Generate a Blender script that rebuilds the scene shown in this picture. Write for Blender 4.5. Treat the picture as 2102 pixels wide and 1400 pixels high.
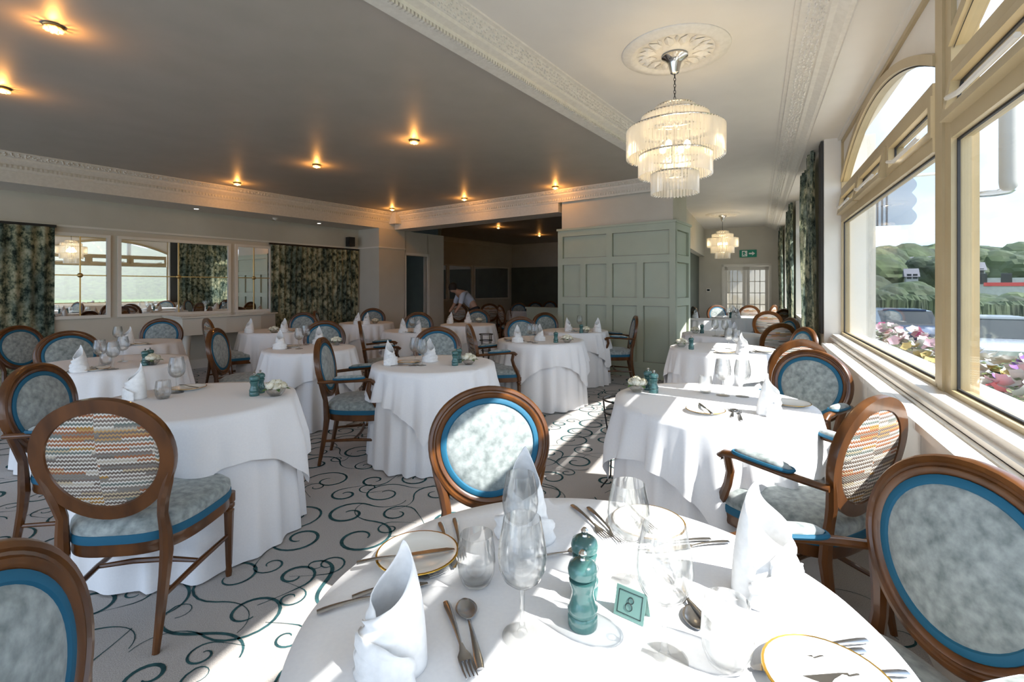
import bpy, bmesh, math, random
from mathutils import Vector, Matrix
from math import sin, cos, pi, radians, sqrt, atan2

for o in list(bpy.data.objects):
    bpy.data.objects.remove(o, do_unlink=True)
SC = bpy.context.scene
COL = SC.collection
random.seed(7)

# ------------------------------------------------------------------ camera
F, CX, HY, HC = 980.0, 1051.0, 590.0, 1.38          # focal length and horizon in pixels of the 2102x1400 frame
cd = bpy.data.cameras.new('camera')
cd.sensor_width = 36.0
cd.lens = F / 2102.0 * 36.0
cd.shift_y = (HY - 700.0) / 2102.0
cd.clip_start = 0.02
cd.clip_end = 2000
cam = bpy.data.objects.new('camera', cd)
cam.location = (0, 0, HC)
cam.rotation_euler = (pi / 2, 0, 0)
COL.objects.link(cam)
SC.camera = cam

# ------------------------------------------------------------------ world, sun, exposure
SKY_STRENGTH = 1.4
SUN_STRENGTH = 4.6
world = bpy.data.worlds.new('sky')
SC.world = world
world.use_nodes = True
wn = world.node_tree
wn.nodes.clear()
w_out = wn.nodes.new('ShaderNodeOutputWorld')
w_bg = wn.nodes.new('ShaderNodeBackground')
w_tc = wn.nodes.new('ShaderNodeTexCoord')
w_noise = wn.nodes.new('ShaderNodeTexNoise')
w_noise.inputs['Scale'].default_value = 3.0
w_noise.inputs['Detail'].default_value = 6
w_ramp = wn.nodes.new('ShaderNodeValToRGB')
w_ramp.color_ramp.elements[0].position = 0.42
w_ramp.color_ramp.elements[0].color = (0.29, 0.42, 0.60, 1)
w_ramp.color_ramp.elements[1].position = 0.68
w_ramp.color_ramp.elements[1].color = (0.68, 0.69, 0.71, 1)
wn.links.new(w_tc.outputs['Generated'], w_noise.inputs['Vector'])
wn.links.new(w_noise.outputs['Fac'], w_ramp.inputs['Fac'])
wn.links.new(w_ramp.outputs['Color'], w_bg.inputs['Color'])
w_bg.inputs['Strength'].default_value = SKY_STRENGTH
wn.links.new(w_bg.outputs['Background'], w_out.inputs['Surface'])

sd = bpy.data.lights.new('sun', 'SUN')
sd.energy = SUN_STRENGTH
sd.angle = radians(0.6)
sd.color = (1.0, 0.96, 0.90)
sun = bpy.data.objects.new('sun', sd)
SUN_DIR = Vector((0.837 * cos(radians(46)), -0.547 * cos(radians(46)), sin(radians(46))))
sun.rotation_euler = SUN_DIR.to_track_quat('Z', 'Y').to_euler()
sun.location = (12, -8, 14)
COL.objects.link(sun)

SC.view_settings.view_transform = 'Standard'
SC.view_settings.look = 'None'
SC.view_settings.exposure = 1.62
SC.view_settings.gamma = 1.0
SC.view_settings.use_curve_mapping = False
SC.cycles.use_denoising = True
SC.cycles.max_bounces = 10
SC.cycles.diffuse_bounces = 6
SC.cycles.glossy_bounces = 4
SC.cycles.transparent_max_bounces = 32
SC.cycles.sample_clamp_indirect = 6.0
SC.cycles.caustics_reflective = False
SC.cycles.caustics_refractive = False

# ------------------------------------------------------------------ frames of the building
AW, AM = radians(27.1), radians(36.27)
def W(s, w):            # window wall frame: s along the windows, w towards the outside
    return (s * sin(AW) + w * cos(AW), s * cos(AW) - w * sin(AW))
def M(v, u):            # main room frame: v along the left wall, u across
    return (v * sin(AM) + u * cos(AM), v * cos(AM) - u * sin(AM))
def C(a, b):
    return (a, b)
def G(px, py, z):       # the point at height z seen at a picture position
    d = F * (HC - z) / (py - HY)
    return Vector(((px - CX) / F * d, d, z))
def on_u(px, u):        # along the plane u: v and distance of the picture column px
    xn = (px - CX) / F
    d = u / (cos(AM) * xn - sin(AM))
    return d * (sin(AM) * xn + cos(AM)), d
WZ = 3.03               # ceiling
TZ = 0.752              # top of the laid tables

# ------------------------------------------------------------------ materials
MATS = {}
def nodes(m):
    return m.node_tree.nodes, m.node_tree.links
def base(name, color, rough=0.5, metal=0.0, spec=0.5, sheen=0.0, coat=0.0):
    m = bpy.data.materials.new(name)
    m.use_nodes = True
    b = m.node_tree.nodes['Principled BSDF']
    b.inputs['Base Color'].default_value = (*color, 1)
    b.inputs['Roughness'].default_value = rough
    b.inputs['Metallic'].default_value = metal
    b.inputs['Specular IOR Level'].default_value = spec
    b.inputs['Sheen Weight'].default_value = sheen
    b.inputs['Coat Weight'].default_value = coat
    MATS[name] = m
    return m, b
def tex(m, kind, scale=5.0, coord='Object', vscale=None, detail=3.0, **kw):
    n, l = nodes(m)
    tc = n.new('ShaderNodeTexCoord')
    mp = n.new('ShaderNodeMapping')
    if vscale: mp.inputs['Scale'].default_value = vscale
    l.new(tc.outputs[coord], mp.inputs['Vector'])
    t = n.new(kind)
    t.inputs['Scale'].default_value = scale
    if 'Detail' in t.inputs: t.inputs['Detail'].default_value = detail
    for k, v in kw.items(): t.inputs[k].default_value = v
    l.new(mp.outputs['Vector'], t.inputs['Vector'])
    return t
def ramp(m, src, stops):
    n, l = nodes(m)
    r = n.new('ShaderNodeValToRGB')
    e = r.color_ramp.elements
    while len(e) < len(stops): e.new(0.5)
    for i, (p, c) in enumerate(stops):
        e[i].position = p
        e[i].color = (*c, 1)
    l.new(src, r.inputs['Fac'])
    return r
def bump(m, b, src, strength=0.3, dist=0.01):
    n, l = nodes(m)
    bp = n.new('ShaderNodeBump')
    bp.inputs['Strength'].default_value = strength
    bp.inputs['Distance'].default_value = dist
    l.new(src, bp.inputs['Height'])
    l.new(bp.outputs['Normal'], b.inputs['Normal'])
def mottled(name, c1, c2, scale, rough=0.6, coord='Object', vscale=None, p=(0.35, 0.65), bmp=0.0, detail=4.0, **kw):
    m, b = base(name, c1, rough, **kw)
    t = tex(m, 'ShaderNodeTexNoise', scale, coord, vscale, detail)
    r = ramp(m, t.outputs['Fac'], [(p[0], c1), (p[1], c2)])
    m.node_tree.links.new(r.outputs['Color'], b.inputs['Base Color'])
    if bmp: bump(m, b, t.outputs['Fac'], bmp, 0.004)
    return m

mottled('wood', (0.060, 0.020, 0.004), (0.125, 0.044, 0.010), 14, 0.28, vscale=(1, 1, 0.25), coat=0.25)
mottled('velvet', (0.135, 0.165, 0.165), (0.38, 0.42, 0.415), 34, 0.85, p=(0.29, 0.72), detail=12, sheen=0.35, bmp=0.12)
base('piping', (0.003, 0.095, 0.175), 0.7)
mottled('cloth', (0.82, 0.82, 0.84), (0.845, 0.845, 0.86), 120, 0.85, bmp=0.015)
mottled('napkin_linen', (0.80, 0.80, 0.80), (0.88, 0.88, 0.88), 60, 0.85, bmp=0.06)
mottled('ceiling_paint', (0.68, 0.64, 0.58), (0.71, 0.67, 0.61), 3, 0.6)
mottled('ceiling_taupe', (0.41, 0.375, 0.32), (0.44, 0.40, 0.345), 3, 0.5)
mottled('wall_paint', (0.57, 0.53, 0.45), (0.60, 0.56, 0.48), 3, 0.7)
mottled('white_paint', (0.74, 0.70, 0.63), (0.77, 0.73, 0.66), 4, 0.5)
mottled('plaster', (0.66, 0.62, 0.55), (0.72, 0.68, 0.61), 30, 0.65)
mottled('green_paint', (0.43, 0.47, 0.37), (0.46, 0.50, 0.395), 3, 0.5)
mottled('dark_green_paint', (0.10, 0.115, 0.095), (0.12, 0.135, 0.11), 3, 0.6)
mottled('window_frame', (0.44, 0.34, 0.19), (0.48, 0.38, 0.22), 5, 0.4)
mottled('sill_paint', (0.76, 0.72, 0.65), (0.80, 0.76, 0.70), 5, 0.4)
base('gasket', (0.02, 0.02, 0.022), 0.6)
base('black_metal', (0.012, 0.012, 0.013), 0.4, 0.3)
base('chrome', (0.62, 0.60, 0.57), 0.16, 1.0)
base('steel', (0.40, 0.40, 0.41), 0.24, 1.0)
base('brass', (0.55, 0.38, 0.16), 0.3, 1.0)
base('mirror', (0.86, 0.88, 0.88), 0.01, 1.0)
base('china', (0.82, 0.81, 0.77), 0.18)
base('gold_rim', (0.62, 0.36, 0.06), 0.25, 0.9)
base('mill_teal', (0.045, 0.135, 0.13), 0.22, coat=0.5)
base('card_teal', (0.15, 0.28, 0.25), 0.6)
base('ink', (0.01, 0.02, 0.02), 0.6)
base('piano_white', (0.70, 0.67, 0.60), 0.15, coat=0.5)
base('speaker_black', (0.01, 0.01, 0.01), 0.5)
base('exit_green', (0.0, 0.25, 0.16), 0.5)
base('sign_white', (0.85, 0.88, 0.86), 0.5)
mottled('rose_cream', (0.72, 0.66, 0.48), (0.85, 0.82, 0.70), 60, 0.7)
mottled('leaf', (0.05, 0.13, 0.03), (0.16, 0.27, 0.07), 12, 0.6, coord='Object')
mottled('leaf_light', (0.07, 0.12, 0.03), (0.18, 0.24, 0.07), 9, 0.6)
mottled('tree_green', (0.008, 0.018, 0.008), (0.040, 0.065, 0.022), 1.2, 0.8, detail=8)
mottled('tree_green_pale', (0.018, 0.034, 0.012), (0.075, 0.11, 0.038), 1.4, 0.8, detail=8)
mottled('bark', (0.07, 0.05, 0.03), (0.14, 0.10, 0.07), 8, 0.9)
mottled('grass', (0.045, 0.085, 0.022), (0.085, 0.13, 0.04), 0.6, 0.9, detail=8)
mottled('asphalt', (0.09, 0.09, 0.095), (0.12, 0.12, 0.125), 2, 0.9)
mottled('render_white', (0.34, 0.34, 0.33), (0.40, 0.40, 0.39), 2, 0.8)
base('roof_slate', (0.12, 0.12, 0.14), 0.8)
base('red_band', (0.55, 0.05, 0.05), 0.6)
base('car_silver', (0.45, 0.47, 0.50), 0.25, 0.6, coat=0.5)
base('car_blue', (0.02, 0.04, 0.10), 0.25, 0.3, coat=0.5)
base('rubber', (0.01, 0.01, 0.01), 0.8)
base('dark_pane', (0.02, 0.025, 0.03), 0.08)
base('skin', (0.45, 0.27, 0.19), 0.6)
base('shirt', (0.50, 0.56, 0.68), 0.8)
base('trousers', (0.02, 0.02, 0.025), 0.8)
base('hair', (0.02, 0.014, 0.01), 0.7)
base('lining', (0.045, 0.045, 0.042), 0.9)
base('print_paper', (0.25, 0.24, 0.22), 0.6)
for nm, c in (('petal_pink', (0.46, 0.06, 0.20)), ('petal_white', (0.50, 0.50, 0.47)), ('petal_yellow', (0.50, 0.38, 0.14)),
              ('petal_purple', (0.20, 0.09, 0.34)), ('petal_red', (0.45, 0.09, 0.10)), ('petal_pale', (0.52, 0.33, 0.38))):
    base(nm, c, 0.7)

def carpet():
    m, b = base('carpet', (0.40, 0.37, 0.35), 0.95, sheen=0.3, spec=0.1)
    t = tex(m, 'ShaderNodeTexNoise', 220, detail=2)
    t2 = tex(m, 'ShaderNodeTexNoise', 1.3, detail=3)
    n, l = nodes(m)
    r = ramp(m, t.outputs['Fac'], [(0.3, (0.30, 0.28, 0.265)), (0.7, (0.43, 0.40, 0.38))])
    l.new(r.outputs['Color'], b.inputs['Base Color'])
    bump(m, b, t.outputs['Fac'], 0.5, 0.004)
carpet()
mottled('carpet_scroll', (0.018, 0.048, 0.055), (0.035, 0.10, 0.11), 18, 0.95, spec=0.1)

def knit():
    m, b = base('knit', (0.5, 0.45, 0.4), 0.95, spec=0.1)
    n, l = nodes(m)
    tc = n.new('ShaderNodeTexCoord')
    sp = n.new('ShaderNodeSeparateXYZ')
    l.new(tc.outputs['Object'], sp.inputs[0])
    def mth(op, a, bb=None, c=None):
        q = n.new('ShaderNodeMath'); q.operation = op
        for i, x in enumerate((a, bb, c)):
            if x is None: continue
            if isinstance(x, (int, float)): q.inputs[i].default_value = x
            else: l.new(x, q.inputs[i])
        return q.outputs[0]
    x, z = sp.outputs['X'], sp.outputs['Z']
    zig = mth('PINGPONG', x, 0.0065)
    v = mth('MULTIPLY_ADD', zig, 0.9, z)
    # two blocks of knitting side by side, the right one half a row higher
    block = mth('FLOOR', mth('MULTIPLY', mth('ADD', x, 0.012), 5.2))
    v2 = mth('MULTIPLY_ADD', block, 0.006, v)
    PER = 0.0155
    vr = mth('DIVIDE', v2, PER)
    row = mth('FLOOR', vr)
    seg = mth('FLOOR', mth('MULTIPLY_ADD', x, 5.0, mth('MULTIPLY', row, 0.37)))
    def noise(a, b_, c):
        cx = n.new('ShaderNodeCombineXYZ')
        for i, q in enumerate((a, b_, c)):
            if isinstance(q, (int, float)): cx.inputs[i].default_value = q
            else: l.new(q, cx.inputs[i])
        w_ = n.new('ShaderNodeTexWhiteNoise'); w_.noise_dimensions = '3D'
        l.new(cx.outputs[0], w_.inputs['Vector'])
        return w_.outputs['Value']
    r = ramp(m, noise(row, block, seg), [(0.0, (0.15, 0.12, 0.10)), (0.20, (0.22, 0.19, 0.16)), (0.38, (0.34, 0.19, 0.06)), (0.50, (0.16, 0.18, 0.16)), (0.64, (0.30, 0.13, 0.07)), (0.78, (0.19, 0.15, 0.13)), (0.90, (0.42, 0.37, 0.30))])
    r.color_ramp.interpolation = 'CONSTANT'
    r2 = ramp(m, noise(row, seg, 3.7), [(0.0, (0.62, 0.58, 0.52)), (0.42, (0.52, 0.42, 0.28)), (0.60, (0.22, 0.21, 0.19)), (0.72, (0.46, 0.28, 0.12)), (0.82, (0.64, 0.61, 0.56))])
    r2.color_ramp.interpolation = 'CONSTANT'
    fr0 = mth('FRACT', vr)
    mx = n.new('ShaderNodeMix'); mx.data_type = 'RGBA'
    l.new(mth('LESS_THAN', fr0, 0.42), mx.inputs[0]); l.new(r.outputs['Color'], mx.inputs[6]); l.new(r2.outputs['Color'], mx.inputs[7])
    l.new(mx.outputs[2], b.inputs['Base Color'])
    fr = mth('FRACT', mth('MULTIPLY', vr, 2.0))
    bump(m, b, mth('PINGPONG', fr, 0.5), 0.8, 0.003)
knit()

def curtain_mat():
    m, b = base('curtain_print', (0.3, 0.33, 0.28), 0.9, sheen=0.2, spec=0.1)
    n, l = nodes(m)
    t1 = tex(m, 'ShaderNodeTexNoise', 13, vscale=(1, 1, 0.75), detail=8, Roughness=0.7)
    t2 = tex(m, 'ShaderNodeTexNoise', 3.2, vscale=(1, 1, 0.7), detail=4)
    r1 = ramp(m, t1.outputs['Fac'], [(0.36, (0.02, 0.028, 0.024)), (0.45, (0.12, 0.15, 0.115)), (0.53, (0.40, 0.40, 0.29)), (0.64, (0.62, 0.60, 0.48))])
    r2 = ramp(m, t2.outputs['Fac'], [(0.42, (0.30, 0.42, 0.46)), (0.55, (1.0, 0.98, 0.85))])
    mx = n.new('ShaderNodeMix'); mx.data_type = 'RGBA'; mx.blend_type = 'MULTIPLY'
    mx.inputs[0].default_value = 0.85
    l.new(r1.outputs['Color'], mx.inputs[6]); l.new(r2.outputs['Color'], mx.inputs[7])
    l.new(mx.outputs[2], b.inputs['Base Color'])
    tl = n.new('ShaderNodeBsdfTranslucent'); l.new(mx.outputs[2], tl.inputs['Color'])
    ms = n.new('ShaderNodeMixShader'); ms.inputs[0].default_value = 0.3
    l.new(b.outputs[0], ms.inputs[1]); l.new(tl.outputs[0], ms.inputs[2])
    l.new(ms.outputs[0], n['Material Output'].inputs['Surface'])
curtain_mat()

def clear(name, tint=(0.97, 0.985, 0.98), edge=(0.55, 0.58, 0.58), refl=0.9, rough=0.02, mid=None):
    m = bpy.data.materials.new(name); m.use_nodes = True
    n, l = nodes(m); n.clear()
    out = n.new('ShaderNodeOutputMaterial')
    lw = n.new('ShaderNodeLayerWeight'); lw.inputs['Blend'].default_value = 0.35
    r = n.new('ShaderNodeValToRGB')
    r.color_ramp.elements[0].position = 0.55; r.color_ramp.elements[0].color = (*tint, 1)
    r.color_ramp.elements[1].position = 1.0; r.color_ramp.elements[1].color = (*edge, 1)
    if mid:
        e = r.color_ramp.elements.new(0.80); e.color = (mid, mid * 1.03, mid * 1.04, 1)
    l.new(lw.outputs['Facing'], r.inputs['Fac'])
    tr = n.new('ShaderNodeBsdfTransparent'); l.new(r.outputs['Color'], tr.inputs['Color'])
    gl = n.new('ShaderNodeBsdfGlossy'); gl.inputs['Roughness'].default_value = rough
    fc = n.new('ShaderNodeLayerWeight'); fc.inputs['Blend'].default_value = 0.5
    pw = n.new('ShaderNodeMath'); pw.operation = 'POWER'; pw.inputs[1].default_value = 5.0
    l.new(fc.outputs['Facing'], pw.inputs[0])
    mu = n.new('ShaderNodeMath'); mu.operation = 'MULTIPLY_ADD'; mu.inputs[1].default_value = refl; mu.inputs[2].default_value = 0.04
    l.new(pw.outputs[0], mu.inputs[0])
    mx = n.new('ShaderNodeMixShader')
    l.new(mu.outputs[0], mx.inputs[0]); l.new(tr.outputs[0], mx.inputs[1]); l.new(gl.outputs[0], mx.inputs[2])
    last = mx
    if mid:
        gb = n.new('ShaderNodeBsdfGlass'); gb.inputs['IOR'].default_value = 1.45; gb.inputs['Roughness'].default_value = 0.0
        gb.inputs['Color'].default_value = (0.97, 0.98, 0.98, 1)
        m2 = n.new('ShaderNodeMixShader'); m2.inputs[0].default_value = 0.25
        l.new(mx.outputs[0], m2.inputs[1]); l.new(gb.outputs[0], m2.inputs[2])
        last = m2
    l.new(last.outputs[0], out.inputs['Surface'])
    MATS[name] = m
clear('window_glass', (0.98, 0.99, 0.99), (0.92, 0.95, 0.95), 0.6)
clear('table_glass', (0.985, 0.988, 0.988), (0.02, 0.022, 0.025), 0.8, mid=0.55)

def crystal():
    m = bpy.data.materials.new('crystal'); m.use_nodes = True
    n, l = nodes(m); n.clear()
    out = n.new('ShaderNodeOutputMaterial')
    tr = n.new('ShaderNodeBsdfTransparent'); tr.inputs['Color'].default_value = (0.97, 0.96, 0.94, 1)
    tl = n.new('ShaderNodeBsdfTranslucent'); tl.inputs['Color'].default_value = (0.95, 0.93, 0.88, 1)
    df = n.new('ShaderNodeBsdfDiffuse'); df.inputs['Color'].default_value = (0.9, 0.9, 0.88, 1)
    gl = n.new('ShaderNodeBsdfGlossy'); gl.inputs['Roughness'].default_value = 0.12
    m1 = n.new('ShaderNodeMixShader'); m1.inputs[0].default_value = 0.5
    l.new(tl.outputs[0], m1.inputs[1]); l.new(df.outputs[0], m1.inputs[2])
    m2 = n.new('ShaderNodeMixShader'); m2.inputs[0].default_value = 0.42
    l.new(tr.outputs[0], m2.inputs[1]); l.new(m1.outputs[0], m2.inputs[2])
    m3 = n.new('ShaderNodeMixShader'); m3.inputs[0].default_value = 0.18
    l.new(m2.outputs[0], m3.inputs[1]); l.new(gl.outputs[0], m3.inputs[2])
    l.new(m3.outputs[0], out.inputs['Surface'])
    MATS['crystal'] = m
crystal()
def emit(name, color, strength):
    m, b = base(name, color, 0.5)
    b.inputs['Emission Color'].default_value = (*color, 1)
    b.inputs['Emission Strength'].default_value = strength
emit('bulb', (1.0, 0.72, 0.32), 7.0)
emit('bulb_white', (1.0, 0.95, 0.85), 5.0)

# ------------------------------------------------------------------ mesh builder and object helpers
class MB:
    def __init__(s): s.v = []; s.f = []
    def add(s, vs, fs):
        k = len(s.v)
        s.v += [tuple(p) for p in vs]
        s.f += [tuple(i + k for i in f) for f in fs]
        return s
    def obox(s, fr, a0, a1, b0, b1, z0, z1):
        vs = [(*fr(a, b), z) for z in (z0, z1) for a, b in ((a0, b0), (a1, b0), (a1, b1), (a0, b1))]
        return s.add(vs, [(0, 3, 2, 1), (4, 5, 6, 7), (0, 1, 5, 4), (1, 2, 6, 5), (2, 3, 7, 6), (3, 0, 4, 7)])
    def box(s, a0, a1, b0, b1, z0, z1): return s.obox(C, a0, a1, b0, b1, z0, z1)
    def prism(s, fr, pts, z0, z1):        # plan outline raised from z0 to z1
        n = len(pts)
        vs = [(*fr(a, b), z) for z in (z0, z1) for a, b in pts]
        fs = [tuple(range(n - 1, -1, -1)), tuple(range(n, 2 * n))]
        fs += [(i, (i + 1) % n, n + (i + 1) % n, n + i) for i in range(n)]
        return s.add(vs, fs)
    def lathe(s, prof, seg=24, c=(0, 0, 0), sx=1.0, sy=1.0):
        vs, fs = [], []
        rows = []
        for r, z in prof:
            if r < 1e-6:
                rows.append([len(vs)]); vs.append((c[0], c[1], c[2] + z))
            else:
                rows.append(list(range(len(vs), len(vs) + seg)))
                vs += [(c[0] + r * sx * cos(2 * pi * i / seg), c[1] + r * sy * sin(2 * pi * i / seg), c[2] + z) for i in range(seg)]
        for A, B in zip(rows, rows[1:]):
            for i in range(seg):
                j = (i + 1) % seg
                if len(A) == 1 and len(B) == 1: continue
                if len(A) == 1: fs.append((A[0], B[j], B[i]))
                elif len(B) == 1: fs.append((A[i], A[j], B[0]))
                else: fs.append((A[i], A[j], B[j], B[i]))
        return s.add(vs, fs)
    def loft(s, rings, closed=True, caps=True):
        n = len(rings[0])
        vs = [p for r in rings for p in r]
        fs = []
        for k in range(len(rings) - 1):
            for i in range(n if closed else n - 1):
                j = (i + 1) % n
                fs.append((k * n + i, k * n + j, (k + 1) * n + j, (k + 1) * n + i))
        if caps and closed:
            fs.append(tuple(range(n - 1, -1, -1)))
            fs.append(tuple(range((len(rings) - 1) * n, len(rings) * n)))
        return s.add(vs, fs)
    def tube(s, pts, rad, seg=8, closed=False, flat=1.0, up=(0, 0, 1)):
        P = [Vector(p) for p in pts]
        n = len(P)
        rads = rad if isinstance(rad, (list, tuple)) else [rad] * n
        rings = []
        for i in range(n):
            if closed: t = P[(i + 1) % n] - P[i - 1]
            else: t = P[min(i + 1, n - 1)] - P[max(i - 1, 0)]
            t = t.normalized() if t.length > 1e-9 else Vector((0, 0, 1))
            U = Vector(up)
            if abs(t.dot(U)) > 0.96: U = Vector((0, 1, 0)) if abs(t.y) < 0.9 else Vector((1, 0, 0))
            a = t.cross(U).normalized(); b_ = a.cross(t).normalized()
            rings.append([P[i] + a * (rads[i] * cos(2 * pi * k / seg)) + b_ * (rads[i] * flat * sin(2 * pi * k / seg)) for k in range(seg)])
        if closed:
            rings.append(rings[0])
            return s.loft(rings, caps=False)
        return s.loft(rings)
    def sweep(s, prof, path):             # profile points are (offset a, offset z) mapped by path functions
        return s.loft([[f(a, z) for a, z in prof] for f in path], caps=True)
    def xf(s, mat):
        s.v = [tuple(mat @ Vector(p)) for p in s.v]
        return s
    def mesh(s, name, mat, smooth=True, angle=40):
        me = bpy.data.meshes.new(name)
        me.from_pydata(s.v, [], s.f)
        me.update()
        if smooth:
            me.polygons.foreach_set('use_smooth', [True] * len(me.polygons))
            me.set_sharp_from_angle(angle=radians(angle))
        for mm in (mat if isinstance(mat, (list, tuple)) else [mat]):
            me.materials.append(MATS[mm])
        return me
    def build(s, name, mat, parent=None, smooth=True, angle=40, loc=None, **kw):
        return put(name, s.mesh(name, mat, smooth, angle), parent, loc, **kw)

LABELS = {}
def tag(o, label=None, cat=None, group=None, kind=None):
    if label:
        o['label'] = label
        if cat:
            LABELS.setdefault(label, []).append(o.name)
            if not 4 <= len(label.split()) <= 16: print('LABEL LENGTH', len(label.split()), label)
    if cat: o['category'] = cat
    if group: o['group'] = group
    if kind: o['kind'] = kind
    return o
def put(name, me, parent=None, loc=None, rot=None, label=None, cat=None, group=None, kind=None):
    o = bpy.data.objects.new(name, me)
    COL.objects.link(o)
    if parent is not None: o.parent = parent
    if loc is not None: o.location = loc
    if rot is not None: o.rotation_euler = rot
    return tag(o, label, cat, group, kind)
def thing(name, label=None, cat=None, loc=(0, 0, 0), rz=0.0, group=None, kind=None):
    o = put(name, None, None, loc, (0, 0, rz), label, cat, group, kind)
    o.empty_display_size = 0.1
    return o
KIDS = {}
def kids(o):
    return [c for c in COL.objects if c.parent == o]
def copy_tree(o, parent=None):
    c = o.copy()
    COL.objects.link(c)
    c.parent = parent
    for ch in KIDS.setdefault(o.name, kids(o)): copy_tree(ch, c)
    return c
def struct(name, mb, mat, smooth=False, **kw):
    return mb.build(name, mat, smooth=smooth, kind='structure', **kw)

# ------------------------------------------------------------------ the room
U_WALL, U_BEAM, V_CROSS = -9.16, -8.435, 7.06
BEAM_Z = 2.67
G_W = 0.80                              # window plane
floor = struct('floor', MB().obox(W, -3.2, 22, -18, 0.80, -0.12, 0.0), 'carpet')
AIS = [M(-3.4, -2.1), M(7.9, -2.1), W(9.0, -1.5), W(14.5, -1.5), W(14.5, 0.9), W(-3.2, 0.9), W(-3.2, -2.2)]
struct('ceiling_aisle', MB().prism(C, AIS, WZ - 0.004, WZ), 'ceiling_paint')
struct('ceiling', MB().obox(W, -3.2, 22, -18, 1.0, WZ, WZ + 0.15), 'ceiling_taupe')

# scrolls woven into the carpet
def scroll_path(kind):
    pts = []
    if kind == 0:                       # wide spiral with a tail
        r0, turns = 0.028, 1.25
        N = 30
        for i in range(N):
            t = i / (N - 1)
            th = t * turns * 2 * pi
            r = r0 + 0.105 * t ** 1.15
            pts.append((r * cos(th), r * sin(th)))
        th = turns * 2 * pi
        px, py = pts[-1]; hd = th + pi / 2
        for i in range(12):
            hd -= 0.10 + 0.012 * i
            px += 0.02 * cos(hd); py += 0.02 * sin(hd)
            pts.append((px, py))
    elif kind == 1:                     # small tight curl
        N = 22
        for i in range(N):
            t = i / (N - 1)
            th = t * 1.1 * 2 * pi
            r = 0.018 + 0.062 * t
            pts.append((r * cos(th), r * sin(th)))
        hd = 1.1 * 2 * pi + pi / 2; px, py = pts[-1]
        for i in range(8):
            hd += 0.02
            px += 0.02 * cos(hd); py += 0.02 * sin(hd)
            pts.append((px, py))
    else:                               # S-shaped branch
        px, py, hd = 0, 0, 0
        for i in range(26):
            pts.append((px, py))
            hd += 0.20 * cos(i / 25 * pi)
            px += 0.017 * cos(hd); py += 0.017 * sin(hd)
        for i in range(10):
            hd -= 0.42
            px += 0.014 * cos(hd); py += 0.014 * sin(hd)
            pts.append((px, py))
    return pts
sc = MB()
rs = random.Random(3)
def scroll(x, y, ang, flip, kind, size, wid):
    P = [Vector((p[0] * size, p[1] * size * flip)) for p in scroll_path(kind)]
    n = len(P)
    ca, sa = cos(ang), sin(ang)
    vs = []
    for i in range(n):
        t = (P[min(i + 1, n - 1)] - P[max(i - 1, 0)])
        t = t.normalized() if t.length > 1e-9 else Vector((1, 0))
        nrm = Vector((-t.y, t.x))
        k = i / (n - 1)
        hw = wid * (0.22 + 0.78 * sin(pi * min(1, k * 1.15 + 0.04)) ** 0.8 if k < 0.83 else 0.22 + 0.78 * max(0.0, (1 - k) / 0.17) ** 0.8 * sin(pi * min(1, 0.83 * 1.15 + 0.04)) ** 0.8)
        for sgn in (-1, 1):
            q = P[i] + nrm * hw * sgn
            vs.append((x + q.x * ca - q.y * sa, y + q.x * sa + q.y * ca, 0.0016))
    sc.add(vs, [(2 * i, 2 * i + 1, 2 * i + 3, 2 * i + 2) for i in range(n - 1)])
step = 0.33
for i in range(-30, 30):
    for j in range(0, 48):
        x, y = i * step + (j % 2) * step * 0.5 + rs.uniform(-0.05, 0.05), 0.6 + j * step * 0.86 + rs.uniform(-0.05, 0.05)
        ww = x * cos(AW) - y * sin(AW); uu = x * cos(AM) - y * sin(AM)
        if ww > 0.3 or uu < -8.9 or abs(x / max(y, 0.3)) > 1.5: continue
        kind = rs.choice((0, 0, 0, 1, 2))
        scroll(x, y, rs.uniform(0, 2 * pi), rs.choice((-1, 1)), kind, rs.uniform(1.05, 1.4), rs.uniform(0.0065, 0.0105))
        if rs.random() < 0.35:
            scroll(x + 0.13, y + 0.1, rs.uniform(0, 2 * pi), rs.choice((-1, 1)), 1, rs.uniform(0.8, 1.1), 0.005)
sc.build('scroll_pattern', 'carpet_scroll', floor, smooth=False, kind='stuff', label='dark teal scrolls woven into the carpet')

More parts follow.
